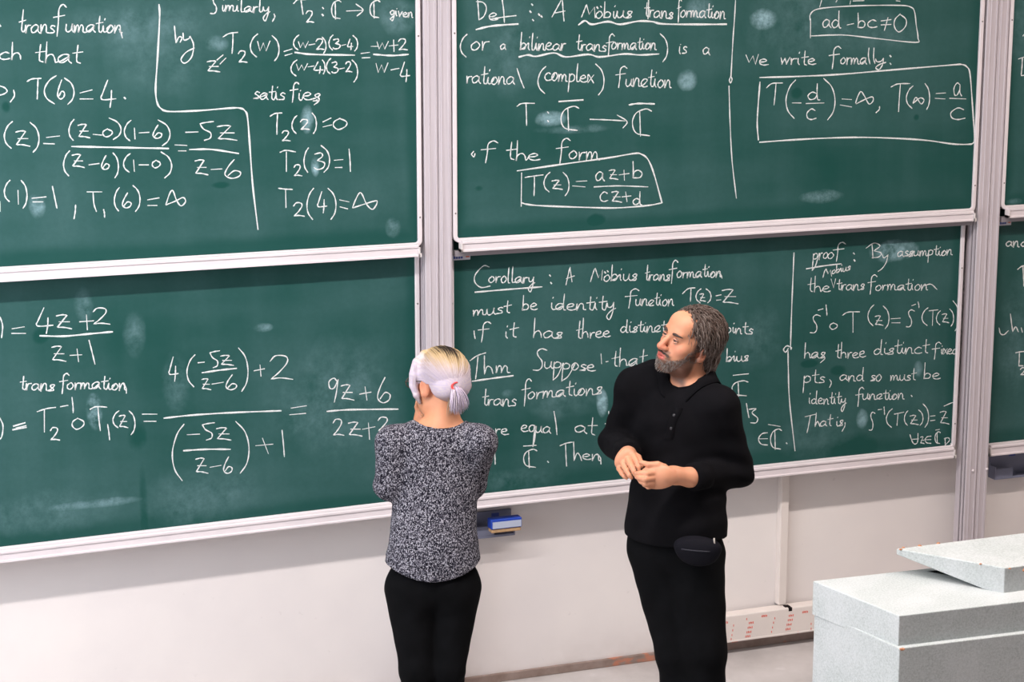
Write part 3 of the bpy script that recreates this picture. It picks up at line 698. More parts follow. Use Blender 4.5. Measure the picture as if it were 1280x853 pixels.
p.at(560, 0).P('128,758 118,772 130,785 135,768').G('f', 165, 705, 250, 815).W('the', 288, 798, 460, 802, 42, 98).G('f', 540, 692, 612, 818).W('orm', 600, 795, 762, 800, 45); write('um', 'chalk words of the form')
p.at(560, 170).P('345,175 570,142 800,110 930,88 968,92 1000,118 1030,190 1070,335 1070,335 1000,348 850,360 700,358 480,350 400,343 370,335;368,185 366,352', 2.2); write('um', None, 'chalk_outline')
p.at(560, 170).P('385,208 420,202 475,195;432,200 432,250 430,300;640,228 695,225;622,250 685,255;730,255 850,250 1000,255;855,195 905,188;880,170 882,222;870,305 915,300;888,280 895,328').GG('(:480,182,510,280 z:520,222,572,268 ):575,182,605,300 a:740,180,782,225 z:805,170,850,218 b:925,128,970,210 c:762,280,800,328 z:818,278,868,332 d:925,278,970,345'); write('um', 'boxed chalk formula T(z) = az+b over cz+d')
p.at(840, 0).P('318,-5 312,100 305,200 295,380 295,380 287,400 292,415 300,398 295,382;285,430 290,600 300,800 322,992'); write('um', None, 'chalk_divider')
p.at(840, 0).P('690,100 692,72 720,48 800,36 960,28 1140,27 1195,36 1213,60 1222,130 1230,190 1215,212 1000,190 850,175 690,180;693,95 692,190;738,36 748,3;820,10 825,2;890,20 893,4;905,5 960,3;1120,4 1140,6'); write('um', None, 'chalk_outline')
p.at(840, 0).GG('a:755,98,795,138 d:800,55,845,140 b:930,65,965,138 c:980,100,1025,138 0:1112,70,1170,160').P('875,125 908,118;1045,105 1095,98;1045,125 1095,122;1080,88 1062,152'); write('um', 'boxed chalk formula ad-bc not equal to 0')
p.at(840, 0).P('370,275 385,312 385,312 405,280 405,280 417,322 417,322 432,272').W('e', 432, 325, 482, 328, 38).W('write', 540, 320, 720, 325, 36, 82).G('f', 785, 232, 845, 345).W('orma', 840, 320, 975, 320, 36, 60).P('985,240 982,280 990,320;1010,240 1008,290 1015,318').W('y', 1010, 318, 1065, 318, 30, 30, 35).dot(1092, 280, 1092, 318); write('um', 'chalk line We write formally')
p.at(840, 0).P('438,388 640,382 840,372 1100,350 1400,325 1450,323 1475,335 1490,370 1502,520 1512,690 1505,715 1485,722 1400,720 1250,700 1000,688 800,690 600,700 438,712;440,410 430,540 426,620 432,700', 2.2); write('um', None, 'chalk_outline')
p.at(840, 0).GG('(:570,400,618,592 d:680,418,740,500 c:675,545,720,598 ):758,392,815,600 (:1172,430,1205,542 ):1265,418,1288,548 a:1410,415,1448,480 c:1395,540,1465,598').P('472,440 500,418 552,415;520,418 516,470 510,525;600,515 645,515;670,518 760,515;850,495 898,498;840,525 898,535;918,515 930,480 945,458 962,480 985,520 1005,505 1002,485 970,495 920,520;1038,532 1036,548 1020,564;1095,435 1130,420 1190,418;1142,420 1136,500 1133,558;1205,515 1220,487 1245,520 1260,500 1240,490 1205,518;1320,468 1368,465;1315,492 1365,495;1388,492 1470,495'); write('um', 'boxed chalk formulas T(-d/c) and T(infinity)=a/c')
# --- lower centre board
p.at(560, 320).G('C', 135, 50, 210, 158).W('or', 200, 132, 262, 132, 36).W('ollary', 262, 132, 432, 140, 36, 80, 45).P('135,182 300,168 470,155', 2.2).dot(510, 98, 515, 135); write('lm', 'chalk heading Corollary')
p.at(560, 320).P('590,145 600,100 610,55 610,55 620,130;590,115 632,100;712,130 724,90 735,60 735,60 752,110 752,110 772,70 772,70 768,122').dot(785, 82, 798, 76).W('obius', 775, 125, 945, 125, 38, 78).W('trans', 982, 122, 1110, 125, 34, 90).G('f', 1105, 22, 1150, 138).W('ormation', 1142, 108, 1368, 105, 36, 68).P('1355,85 1365,95 1370,112'); write('lm', 'chalk words A Mobius transformation')
p.at(560, 320).W('must', 122, 302, 312, 285, 34, 68).W('be', 368, 270, 448, 270, 40, 75).W('identity', 508, 270, 835, 270, 38, 78, 55).G('f', 885, 165, 955, 262).W('unction', 935, 248, 1130, 248, 36, 70).P('1172,190 1200,165 1235,160;1215,165 1214,195 1212,228;1340,200 1365,195;1342,222 1365,220').GG('(:1240,165,1265,235 z:1258,190,1288,228 ):1290,165,1315,235 z:1370,168,1450,240'); write('lm', 'chalk line must be identity function T(z)=z')
p.at(560, 320).P('130,375 132,395 136,415').G('f', 150, 330, 215, 432).W('it', 278, 412, 345, 405, 42, 82).W('has', 422, 408, 572, 412, 40, 95).W('three', 638, 412, 812, 405, 36, 98).W('distinct', 860, 385, 1090, 380, 36, 62).W('points', 1352, 382, 1525, 392, 32, 62, 30); write('lm', 'chalk line if it has three distinct points')
p.at(560, 320).P('110,525 145,500 188,485;150,500 145,560 138,615;182,500 182,550 182,592 182,592 195,555 215,560 225,590').W('m', 235, 585, 315, 585, 42).P('120,628 230,612 325,600', 2.4); write('lm', 'underlined chalk heading Thm')
p.at(560, 320).G('S', 425, 465, 495, 572).W('uppose', 478, 560, 738, 578, 38, 60, 60).P('790,530 800,528;765,490 768,540').W('that', 815, 555, 990, 545, 42, 90).W('bius', 1388, 528, 1502, 528, 30, 65); write('lm', 'chalk line Suppose that')
p.at(560, 320).W('trans', 168, 745, 342, 752, 38, 92).G('f', 368, 615, 418, 752).W('ormations', 395, 715, 770, 690, 40, 80).P('1425,598 1502,590').G('K', 1420, 625, 1500, 702); write('lm', 'chalk word transformations')
p.at(560, 430).W('re', 232, 452, 302, 458, 36).W('equa', 362, 440, 515, 448, 40, 60, 60).P('530,338 540,400 545,455').W('at', 630, 440, 738, 455, 42, 100).P('785,400 815,395;803,338 806,368;1492,298 1500,345 1505,370;1505,328 1540,325 1520,345 1548,372 1540,395 1512,395'); write('lm', 'chalk line are equal at')
p.at(560, 430).P('232,540 235,570 236,602;378,512 440,508;560,510 590,498 622,492;588,498 590,560 593,612;628,490 630,540 630,585 630,585 645,548 660,560 668,585').G('K', 378, 528, 445, 620).dot(500, 590).W('en', 668, 578, 765, 585, 36).P('745,550 762,570 765,602').at(740, 500, 5.333).G('E', 1110, 220, 1170, 302).G('K', 1190, 195, 1265, 332).P('1175,165 1255,178').dot(1298, 290); write('lm', 'chalk line C. Then')
p.at(960, 290).P('130,105 124,250 118,400 113,575 118,580 118,580 95,570 78,588 88,602 102,582;100,590 102,700 108,850 135,1095', 1.9); write('lm', None, 'chalk_divider')
p.w = 1.5
p.at(960, 290).W('pro', 222, 140, 300, 132, 36, None, 55).W('o', 295, 132, 330, 132, 34).G('f', 325, 52, 388, 148).P('192,185 280,170 365,160', 2.0).dot(430, 108, 432, 142).P('520,60 523,100 525,132;490,82 530,56 560,70 530,95 530,95 565,105 555,125 520,130;570,112 580,130 600,115 600,115 592,150 572,182 550,198').W('assumption', 645, 125, 922, 115, 30, 55, 35); write('lm', 'chalk line proof: By assumption')
p.at(960, 290).P('275,228 282,200 290,185 290,185 300,210 300,210 312,190 312,190 318,222').W('obius', 318, 212, 412, 190, 22, 45).P('315,235 328,280 328,280 338,235').W('the', 195, 300, 312, 298, 34, 78).W('trans', 342, 292, 482, 290, 32, 60).G('f', 498, 215, 545, 312).W('ormation', 535, 292, 800, 290, 32, 66).P('780,270 815,262 845,288'); write('lm', 'chalk line the Mobius transformation')
p.at(960, 290).GG('S:210,415,262,505 0:310,455,345,488 (:500,365,530,470 z:535,420,575,468 ):575,370,605,485 S:690,390,732,475 (:770,380,800,468 (:842,395,862,465 z:870,410,905,455 ):908,385,928,472 ):925,345,955,495').P('250,392 275,385;290,365 293,392 295,418;372,418 400,402 458,400;425,402 425,503;615,435 662,432;618,455 660,455;718,370 738,362;750,350 754,365 755,380;805,395 850,390;825,392 822,468'); write('lm', 'chalk equation of S inverse composed with T(z)')
p.at(960, 290).W('has', 178, 632, 285, 632, 36, 78).P('270,625 285,632 262,655').W('three', 335, 632, 488, 628, 34, 78).W('distinct', 525, 615, 802, 605, 36, 76).G('f', 820, 552, 865, 638).W('ixed', 862, 612, 948, 612, 32, 55); write('lm', 'chalk line has three distinct fixed')
p.at(960, 290).W('pts', 175, 755, 285, 755, 38, 75, 50).P('308,738 317,755 308,778').W('and', 356, 745, 482, 745, 34, 66).W('so', 510, 745, 568, 745, 36).W('must', 610, 745, 738, 742, 32, 68).W('be', 775, 735, 862, 735, 36, 82); write('lm', 'chalk line pts, and so must be')
p.at(960, 430).W('identity', 200, 300, 390, 302, 32, 66, 42).G('f', 438, 218, 480, 314).W('unction', 470, 278, 682, 278, 32, 54).dot(718, 260); write('lm', 'chalk line identity function')
p.at(960, 430).P('185,365 240,352;212,358 205,400 195,445;242,345 238,385 235,415 235,415 248,388 260,415').W('at', 258, 415, 320, 412, 32, 64).W('is', 338, 412, 375, 412, 32).P('385,393 384,412 370,438').GG('S:505,342,535,432 (:592,325,622,418 (:682,335,700,408 z:710,358,752,405 ):752,330,775,408 ):775,300,803,418 z:860,338,905,402').P('550,330 568,328;580,315 582,335 583,355;632,352 680,342;650,348 645,408;812,362 835,360;812,385 835,382'); write('lm', 'chalk line That is, S inverse of T(z) = z')
p.at(960, 430).P('710,455 722,490 735,502 748,490 750,448;722,478 752,476;838,432 858,428;885,470 886,490 886,508;880,475 900,470 908,482 888,505;912,498 922,498;880,312 920,295 945,294').GG('z:762,465,782,500 E:785,462,815,498 K:835,440,862,500'); write('lm', 'chalk line for all z in C')
# --- the boards cut off on the right
p.w = 1.9
p.at(960, 0).P('1275,180 1284,168;1252,295 1285,284;1272,288 1270,335 1266,378 1266,378 1288,376'); write('ur')
p.at(960, 290).W('an', 1188, 72, 1256, 74, 32).W('d', 1262, 72, 1300, 72, 30, 60).P('1248,188 1270,172 1300,168;1275,172 1278,230 1280,272'); write('lr', 'chalk word and, cut off')
p.at(960, 290).P('1155,480 1162,508 1180,514 1202,494;1212,410 1218,460 1224,500 1224,500 1238,475 1252,500;1266,480 1272,502;1238,605 1262,600 1300,597;1257,603 1256,640 1254,670 1254,670 1275,670').G('2', 1262, 680, 1292, 716); write('lr', 'chalk writing cut off by the picture edge')

# ---------------------------------------------------------------- people: smooth implicit surfaces
class Field:
    """smooth union of shapes; distances in metres"""
    def __init__(s): s.items = []
    def ell(s, c, r, R=None, k=0.02, op='+'):
        s.items.append(('e', np.asarray(c, float), np.asarray(r, float), np.eye(3) if R is None else np.asarray(R, float), k, op)); return s
    def cone(s, a, b, ra, rb, k=0.02, op='+'):
        s.items.append(('c', np.asarray(a, float), np.asarray(b, float), ra, rb, k, op)); return s
    def chain(s, P, r, k=0.01):
        for i in range(len(P)-1): s.cone(P[i], P[i+1], r[i], r[i+1], k)
        return s
    def fn(s, f, k=0.0, op='+'): s.items.append(('f', f, None, None, k, op)); return s
    def one(s, it, P):
        if it[0] == 'e':
            q = (P-it[1])@it[3]            # columns of R are the local axes
            k0 = np.linalg.norm(q/it[2], axis=1); k1 = np.linalg.norm(q/(it[2]**2), axis=1)+1e-9
            return k0*(k0-1)/k1
        if it[0] == 'c':
            a, b, ra, rb = it[1:5]; ab = b-a
            t = np.clip((P-a)@ab/(ab@ab+1e-12), 0, 1)
            return np.linalg.norm(P-a-t[:, None]*ab, axis=1)-(ra+(rb-ra)*t)
        return it[1](P)
    def __call__(s, P):
        d = np.full(len(P), 10.0)
        for it in s.items:
            k, op = it[-2], it[-1]
            if it[0] in 'ec' and len(P) > 500:
                rad = (max(it[2]) if it[0] == 'e' else max(it[3], it[4])+np.linalg.norm(it[2]-it[1])/2)+0.12
                c = it[1] if it[0] == 'e' else (it[1]+it[2])/2
                m = ((P-c)**2).sum(1) < rad*rad
                if not m.any(): continue
                Q = P[m]; e = s.one(it, Q); dm = d[m]
                d[m] = s.comb(dm, e, k, op)
                continue
            d = s.comb(d, s.one(it, P), k, op)
        return d
    @staticmethod
    def comb(d, e, k, op):
        if op == '+':
            if k <= 0: return np.minimum(d, e)
            h = np.clip(0.5+0.5*(d-e)/k, 0, 1); return d*(1-h)+e*h-k*h*(1-h)
        if op == '-':
            e = -e
        if k <= 0: return np.maximum(d, e)
        h = np.clip(0.5-0.5*(d-e)/k, 0, 1); return d*(1-h)+e*h+k*h*(1-h)

def skin_surface(f, lo, hi, h):
    """surface nets on a sparse grid"""
    lo = np.asarray(lo, float); hi = np.asarray(hi, float); Bk = 8
    nb = np.ceil((hi-lo)/(h*Bk)).astype(int); n = nb*Bk+1
    g = [lo[i]+h*np.arange(n[i]) for i in range(3)]
    val = np.full(tuple(n), 1.0, np.float32)
    bi = np.stack(np.meshgrid(*[np.arange(k) for k in nb], indexing='ij'), -1).reshape(-1, 3)
    cen = lo+(bi+0.5)*h*Bk
    dc = np.concatenate([f(cen[i:i+40000]) for i in range(0, len(cen), 40000)])
    act = np.abs(dc) < h*Bk*0.87*1.5+0.012
    ins = bi[(~act) & (dc < 0)]
    for b in ins: val[b[0]*Bk:(b[0]+1)*Bk+1, b[1]*Bk:(b[1]+1)*Bk+1, b[2]*Bk:(b[2]+1)*Bk+1] = -1
    o = np.stack(np.meshgrid(*[np.arange(Bk+1)]*3, indexing='ij'), -1).reshape(-1, 3)
    A = bi[act]
    for i in range(0, len(A), 260):
        idx = (A[i:i+260, None, :]*Bk+o[None]).reshape(-1, 3)
        v = f(lo+idx*h)
        val[idx[:, 0], idx[:, 1], idx[:, 2]] = v
    s = val < 0
    c = sum(s[a:n[0]-1+a, b:n[1]-1+b, d:n[2]-1+d].astype(np.int8) for a in (0, 1) for b in (0, 1) for d in (0, 1))
    mixed = (c > 0) & (c < 8)
    cells = np.argwhere(mixed); ids = np.full(mixed.shape, -1, np.int32); ids[tuple(cells.T)] = np.arange(len(cells))
    acc = np.zeros((len(cells), 3)); cnt = np.zeros(len(cells))
    corners = [(a, b, d) for a in (0, 1) for b in (0, 1) for d in (0, 1)]
    cv = {q: val[cells[:, 0]+q[0], cells[:, 1]+q[1], cells[:, 2]+q[2]] for q in corners}
    for q in corners:
        for ax in range(3):
            if q[ax]: continue
            r = list(q); r[ax] = 1; r = tuple(r)
            a, b = cv[q], cv[r]; m = (a < 0) != (b < 0)
            t = a[m]/(a[m]-b[m]); p = np.tile(np.array(q, float), (m.sum(), 1)); p[:, ax] = t
            acc[m] += p; cnt[m] += 1
    V = lo+h*(cells+acc/cnt[:, None])
    Fc = []
    for ax in range(3):
        sl0 = [slice(None)]*3; sl1 = [slice(None)]*3; sl0[ax] = slice(0, -1); sl1[ax] = slice(1, None)
        e = np.argwhere(s[tuple(sl0)] != s[tuple(sl1)])
        u, w = [(1, 2), (2, 0), (0, 1)][ax]
        ok = (e[:, u] > 0) & (e[:, w] > 0) & (e[:, u] < n[u]-1) & (e[:, w] < n[w]-1); e = e[ok]
        flip = s[tuple(e.T)]
        q = []
        for du, dw in ((0, 0), (-1, 0), (-1, -1), (0, -1)):
            k = e.copy(); k[:, u] += du; k[:, w] += dw; q.append(ids[tuple(k.T)])
        q = np.stack(q, 1); q[~flip] = q[~flip][:, ::-1]
        Fc.append(q)
    Fc = np.concatenate(Fc)
    for _ in range(2):
        e = 0.4*h; d0 = f(V)
        gr = np.stack([(f(V+e*np.eye(3)[i])-f(V-e*np.eye(3)[i])) for i in range(3)], 1)/(2*e)
        V = V-np.clip(d0, -h, h)[:, None]*gr/(np.sum(gr*gr, 1)[:, None]+0.2)
    return V, Fc
def fast_mesh(name, V, Q, mt, parent, attr=None, label=None):
    org = np.array(parent_world(parent))
    me = bpy.data.meshes.new(name); nv, nq = len(V), len(Q)
    me.vertices.add(nv); me.vertices.foreach_set('co', (V-org).astype(np.float32).ravel())
    me.loops.add(nq*4); me.loops.foreach_set('vertex_index', Q.astype(np.int32).ravel())
    me.polygons.add(nq); me.polygons.foreach_set('loop_start', np.arange(0, nq*4, 4, dtype=np.int32))
    me.polygons.foreach_set('use_smooth', np.ones(nq, bool)); me.update(calc_edges=True); me.validate()
    if attr is not None:
        ca = me.color_attributes.new('tone', 'FLOAT_COLOR', 'POINT')
        a = np.ones((nv, 4), np.float32); a[:, :3] = attr; ca.data.foreach_set('color', a.ravel())
    o = bpy.data.objects.new(name, me); COL.objects.link(o); me.materials.append(mt); o.parent = parent
    if label: o['label'] = label
    return o
def sm(x, a, b):
    t = np.clip((x-a)/(b-a), 0, 1); return t*t*(3-2*t)
def bumps(P, f, seed):
    r = np.random.RandomState(seed); s = 0
    for k in range(5):
        d = r.normal(size=3); d /= np.linalg.norm(d); s = s+np.sin(P@d*f*(0.7+0.25*k)+r.uniform(0, 6))
    return s/5
def attr_mat(name, rough, spec=0.3, bump=0.0, bscale=200, sss=0.0, mottle=0.0):
    def go(t, b):
        a = t.add('ShaderNodeAttribute'); a.attribute_name = 'tone'
        c = a.outputs['Color']
        if mottle:
            n = t.ramp(t.noise(t.coord(), 45.0, 4.0), [(0.3, 0.0), (0.7, 1.0)])
            c = t.mix(t.math('MULTIPLY', n, mottle), c, (0.42, 0.12, 0.07))
        t.link(c, b.inputs['Base Color'])
        if sss:
            b.inputs['Subsurface Weight'].default_value = sss; b.inputs['Subsurface Radius'].default_value = (0.012, 0.004, 0.002); b.inputs['Subsurface Scale'].default_value = 0.5
    return mat(name, (128, 128, 128), rough=rough, spec=spec, bump=bump, bscale=bscale, build=go)
SKIN = attr_mat('skin', 0.5, 0.35, bump=0.08, bscale=350, sss=0.15, mottle=0.12)
HAIRM = attr_mat('hair_strands', 0.55, 0.25)
BLK = mat('black_jersey', (13, 12, 15), rough=0.9, spec=0.08, vary=0.25, vscale=14, bump=0.25, bscale=700)
TRS = mat('black_trousers', (10, 10, 12), rough=0.9, spec=0.08, vary=0.3, vscale=20, bump=0.2, bscale=500)
SHOE = mat('black_leather', (16, 15, 15), rough=0.4, spec=0.4)
def frame_of(depth_px, yaw):
    """axes of a person turned by yaw from facing the camera; positive yaw turns towards the left of the picture"""
    d = ray(*depth_px); f = np.array([d[0], d[1], 0]); f /= np.linalg.norm(f)
    t = -f; r = np.array([f[1], -f[0], 0])       # towards the camera, to the right of the picture
    n = math.cos(yaw)*t - math.sin(yaw)*r; l = math.cos(yaw)*r + math.sin(yaw)*t
    return r, t, n, l
Z3 = np.array([0, 0, 1.0])
def rot3(n, l, pitch=0.0, roll=0.0):
    """columns: left, forward, up; pitch raises the chin, roll leans the crown to his left"""
    u = np.cross(l, n); u = u if u[2] > 0 else -u
    n2 = math.cos(pitch)*n+math.sin(pitch)*u; u2 = -math.sin(pitch)*n+math.cos(pitch)*u
    l3 = math.cos(roll)*l-math.sin(roll)*u2; u3 = math.sin(roll)*l+math.cos(roll)*u2
    return np.stack([l3, n2, u3], 1)
def head_shapes(Fd, C, R, female=False):
    def w(x, y, z): return C+R@np.array([x, y, z])
    def e(c, r, k=0.02, op='+', rx=0.0, rz=0.0):
        M = np.array(R)
        if rx: M = M@np.array([[1, 0, 0], [0, math.cos(rx), -math.sin(rx)], [0, math.sin(rx), math.cos(rx)]])
        if rz: M = M@np.array([[math.cos(rz), -math.sin(rz), 0], [math.sin(rz), math.cos(rz), 0], [0, 0, 1]])
        Fd.ell(w(*c), r, M, k, op)
    e((0, -.014, .036), (.075, .097, .084), 0.0)
    e((0, .030, -.020), (.063, .062, .085), .03)
    e((0, .030, -.070), (.056, .058, .046), .03)
    e((0, .072, -.098), (.026, .022, .019), .025)
    for s in (-1, 1):
        e((s*.043, .062, -.022), (.022, .020, .020), .02)
        e((s*.050, .012, -.072), (.012, .03, .03), .02)
    e((0, .082, .026), (.046, .014, .012), .022)
    e((0, .060, .062), (.052, .034, .034), .03)
    for s in (-1, 1): e((s*.031, .100, .004), (.019, .014, .0115), .012, '-')
    for s in (-1, 1):
        e((s*.031, .0765, .004), (.0155, .0155, .0135), .004)
    Fd.cone(w(0, .090, .016), w(0, .1155, -.030), .0078, .0118, .012)
    e((0, .114, -.033), (.012, .0115, .0095), .008)
    for s in (-1, 1): e((s*.0125, .104, -.035), (.0085, .0115, .0085), .006)
    e((0, .082, -.060), (.030, .018, .020), .02)
    e((0, .0975, -.0575), (.022, .0085, .0052), .006)
    e((0, .0955, -.0690), (.020, .0090, .0062), .006)
    e((0, .108, -.0632), (.021, .012, .0024), .003, '-')
    for s in (-1, 1):
        e((s*.077, -.008, -.012), (.0085, .019, .031), .008, rz=-s*.45, rx=-.12)
        e((s*.086, -.004, -.008), (.006, .010, .017), .004, '-', rz=-s*.45)
        e((s*.078, .002, -.034), (.007, .008, .010), .006)
    return w
def finger(Fd, P, r, k=0.0025):
    Fd.chain([np.asarray(p, float) for p in P], r, k)
def strands(lines, radius, tone, sides=4):
    V, Fc, Tn = [], [], []
    for i, (L, tc) in enumerate(zip(lines, tone)):
        L = np.asarray(L); m_ = len(L); u = np.linspace(0, 1, m_)
        rr = (radius if np.isscalar(radius) else radius[i])*np.clip(np.minimum(1.0, 0.35+u*4), 0, 1)*np.clip((1-u)*2.5+0.15, 0, 1)
        v, f = tube(L, rr, sides)
        n = len(V); V += v; Fc += [tuple(q+n for q in g_) for g_ in f]
        tc = np.asarray(tc)
        for j in range(m_): Tn += [tc[j] if tc.ndim == 2 else tc]*sides
    return np.array(V), Fc, np.array(Tn)

# ======================================================== the man
DM = 7.12
def mp(x, y, dd=0.0): return at(x, y, DM-dd)
rM, tM, nM, lM = frame_of((850, 600), math.radians(27))
RB = np.stack([lM, nM, Z3], 1)
foot = mp(858, 1000); fz = 0.0
man = empty('person', (float(mp(850, 690)[0]), float(mp(850, 690)[1]), 0.0), 'man in black polo shirt and black trousers, hands joined, looking up at the board', 'person')
# joints
ShR, ElR, WrR = mp(796, 489, -.07), mp(769, 553, -.16), mp(785, 567, .07)
ShL, ElL, WrL = mp(899, 508, .10), mp(922, 589, .02), mp(862, 597, .17)
chest, belly, hips = mp(853, 540, -.01), mp(846, 622, .0), mp(844, 668, -.01)
nbase = mp(862, 486, -.01)
HC = mp(862.5, 428, .045)
yawH = math.radians(52)
_, _, nH, lH = frame_of((850, 430), yawH)
RH = rot3(nH, lH, math.radians(15), math.radians(13))

def clothes_core(Fd, grow, arms=True):
    g_ = grow
    Fd.cone(mp(819, 468, -.045), mp(793, 480, -.07), .046+g_, .048+g_, .0)
    Fd.ell(chest, (.178+g_, .112+g_, .170), RB, .05)
    Fd.ell(belly, (.166+g_, .122+g_, .155), RB, .08)
    Fd.ell(hips, ((.166+g_, .122+g_, .100) if grow > 0 else (.135, .095, .10)), RB, .06)
    for S_ in (ShR, ShL):
        Fd.cone(S_, nbase-(0, 0, .02), .056+g_, .056+g_, .05); Fd.cone(S_*.55+nbase*.45, nbase+Z3*.012-nM*.02, .044+g_, .058+g_, .04)
body = Field()
clothes_core(body, -0.010)
body.cone(nbase-(0, 0, .04), HC+RH@np.array([0, -.022, -.05]), .064, .056, .03)
for S_, E_, W_ in ((ShR, ElR, WrR), (ShL, ElL, WrL)):
    body.cone(S_, E_, .054, .043, .03); body.cone(E_, W_, .045, .029, .015)
# left forearm and hand (image right): wrist, palm, fingers curled towards the other hand
wl = [mp(842, 594.5, .205), mp(822, 595.5, .235)]
body.cone(WrL, wl[0], .034, .0275, .012)
body.cone(wl[0], mp(829, 595, .225), .028, .030, .02)
Rp = np.stack([(mp(812, 598, .24)-mp(836, 593, .21))/np.linalg.norm(mp(812, 598, .24)-mp(836, 593, .21)), tM, np.cross((mp(812, 598, .24)-mp(836, 593, .21))/np.linalg.norm(mp(812, 598, .24)-mp(836, 593, .21)), tM)], 1)
body.ell(mp(821, 596.3, .229), (.050, .0195, .037), Rp, .02)
finger(body, [mp(830, 585, .225), mp(822, 581.5, .235), mp(811, 581.3, .235), mp(801.5, 578.3, .22)], [.014, .0125, .0098, .0078])
finger(body, [mp(819, 591, .235), mp(809, 592.5, .255), mp(800.5, 592.0, .245), mp(795.5, 592.5, .225)], [.0125, .0108, .0092, .0078])
finger(body, [mp(818, 597.5, .237), mp(806.5, 599.5, .262), mp(799.5, 597.5, .247), mp(796, 596.5, .222)], [.0125, .0110, .0092, .0078])
finger(body, [mp(818, 603, .232), mp(807.5, 605, .255), mp(801.5, 602, .240), mp(799, 599.5, .217)], [.0120, .0104, .0088, .0075])
finger(body, [mp(819, 607, .222), mp(810.5, 608.5, .240), mp(805.5, 606, .228), mp(803.5, 603.5, .208)], [.0108, .0092, .0078, .0068])
# right hand (image left), back of the hand to the viewer, fingers pointing down
kR = [(791.5, 570.0, .150), (785.0, 575.0, .156), (779.0, 580.5, .150), (774.0, 586.0, .134)]
body.cone(WrR, mp(784, 569, .11), .031, .028, .012)
ka = mp(773, 585, .125)-mp(791, 568, .135); ka /= np.linalg.norm(ka); kb = np.cross(ka, tM); kb /= np.linalg.norm(kb)
body.ell(mp(781.5, 575, .128), (.040, .019, .032), np.stack([ka, np.cross(kb, ka), kb], 1), .02)
tips = [[(795.8, 578.0, .176), (798.0, 584.5, .186), (798.8, 588.8, .188)], [(790.0, 584.0, .188), (792.6, 590.0, .198), (794.0, 593.8, .198)],
        [(783.6, 589.3, .182), (786.8, 594.6, .190), (789.0, 597.4, .190)], [(777.6, 592.4, .162), (780.6, 596.0, .170), (783.2, 598.0, .172)]]
for kn, tp, r0 in zip(kR, tips, (.0100, .0102, .0098, .0088)):
    finger(body, [mp(784+(kn[0]-784)*.4, 571+(kn[1]-571)*.4, .13), mp(*kn)] + [mp(*q) for q in tp], [r0*1.1, r0*1.08, r0*.95, r0*.82, r0*.68])
finger(body, [mp(790, 568, .11), mp(797.5, 572, .135), mp(800.8, 578.5, .160), mp(801.5, 583, .172)], [.0140, .0115, .0095, .0078])
hw = head_shapes(body, HC, RH)
# legs inside the trousers
hipR, hipL = hips+RB@np.array([-.085, -.01, -.06]), hips+RB@np.array([.085, .0, -.06])
kneeR, kneeL = mp(848, 815, .02), mp(880, 812, .06)
ankR, ankL = mp(868, 962, -.06), mp(884, 968, .02)
ankR[2] = ankL[2] = .09
for a, k_, b_ in ((hipR, kneeR, ankR), (hipL, kneeL, ankL)):
    body.cone(a, k_, .080, .055, .03); body.cone(k_, b_, .056, .038, .02)
allb = np.array([HC, ShR, ElR, WrR, ShL, ElL, WrL, chest, belly, hips, kneeR, kneeL, ankR, ankL]); lo = allb.min(0)-.2; hi = allb.max(0)+.2; lo[2] = .03
V, Q = skin_surface(body, lo, hi, 0.0036)
# skin tones: stubble beard, lips, cheeks
L = (V-HC)@RH
x, y, z = L.T
base = np.array(lin((208, 146, 114)))
tone = np.tile(base, (len(V), 1))
inhead = np.linalg.norm(L-np.array([0, .02, -.02]), axis=1) < .155
red = sm(-np.linalg.norm((L-np.array([0, .112, -.032]))/np.array([1, 1, 1.2]), axis=1), -.034, -.008)*0.55 + sum(sm(-np.linalg.norm(L-np.array([s*.045, .072, -.022]), axis=1), -.036, -.006)*0.30 for s in (-1, 1)) + sum(sm(-np.linalg.norm(L-np.array([s*.08, -.005, -.012]), axis=1), -.045, -.02)*0.35 for s in (-1, 1))
tone = tone*(1-np.clip(red, 0, 1)[:, None]*inhead[:, None])+np.array(lin((206, 118, 98)))*(np.clip(red, 0, 1)*inhead)[:, None]
ns = bumps(V, 900, 5)*0.5+bumps(V, 320, 6)*0.5
jaw = sm(-(z+.060-.042*sm(-y, -.085, -.015)+ns*.006), -.004, .012)*sm(y, -.002, .012)*inhead*sm(z+.35*(.09-y), -.128, -.104)
side = sm(np.abs(x), .050, .060)*sm(y, .000, .010)*sm(-y, -.040, -.026)*sm(-z, -.030, -.015)*inhead
jaw = np.maximum(jaw, side*.95)
mous = sm(y, .070, .084)*sm(z, -.060, -.055)*sm(-z, .036, .041)*sm(-np.abs(x), -.034, -.026)*sm(np.linalg.norm(L-np.array([0, .114, -.033]), axis=1), .013, .019)
mouth_side = sm(y, .060, .075)*sm(-np.abs(x), -.042, -.034)*sm(np.abs(x), .022, .028)*sm(-z, .048, .056)*sm(z, -.09, -.08)
brd = np.clip(np.maximum(np.maximum(jaw, mous*.85), mouth_side*.8), 0, 1)*inhead
grey = sm(ns, -.1, .6)[:, None]*sm(y, .03, .08)[:, None]
bc = np.array(lin((66, 52, 47)))*(1-grey*.75)+np.array(lin((158, 148, 142)))*grey*.75
lip = (sm(-np.abs(x), -.024, -.019)*sm(y, .084, .090)*(sm(-np.abs(z+.0635)-np.abs(x)*.18, -.0145, -.011)))*inhead
brd = brd*(1-lip)
tone = tone*(1-.85*brd[:, None])+bc*(.85*brd[:, None])
tone = tone*(1-lip[:, None])+np.array(lin((190, 100, 90)))*lip[:, None]
fast_mesh('body', V, Q, SKIN, man, tone)
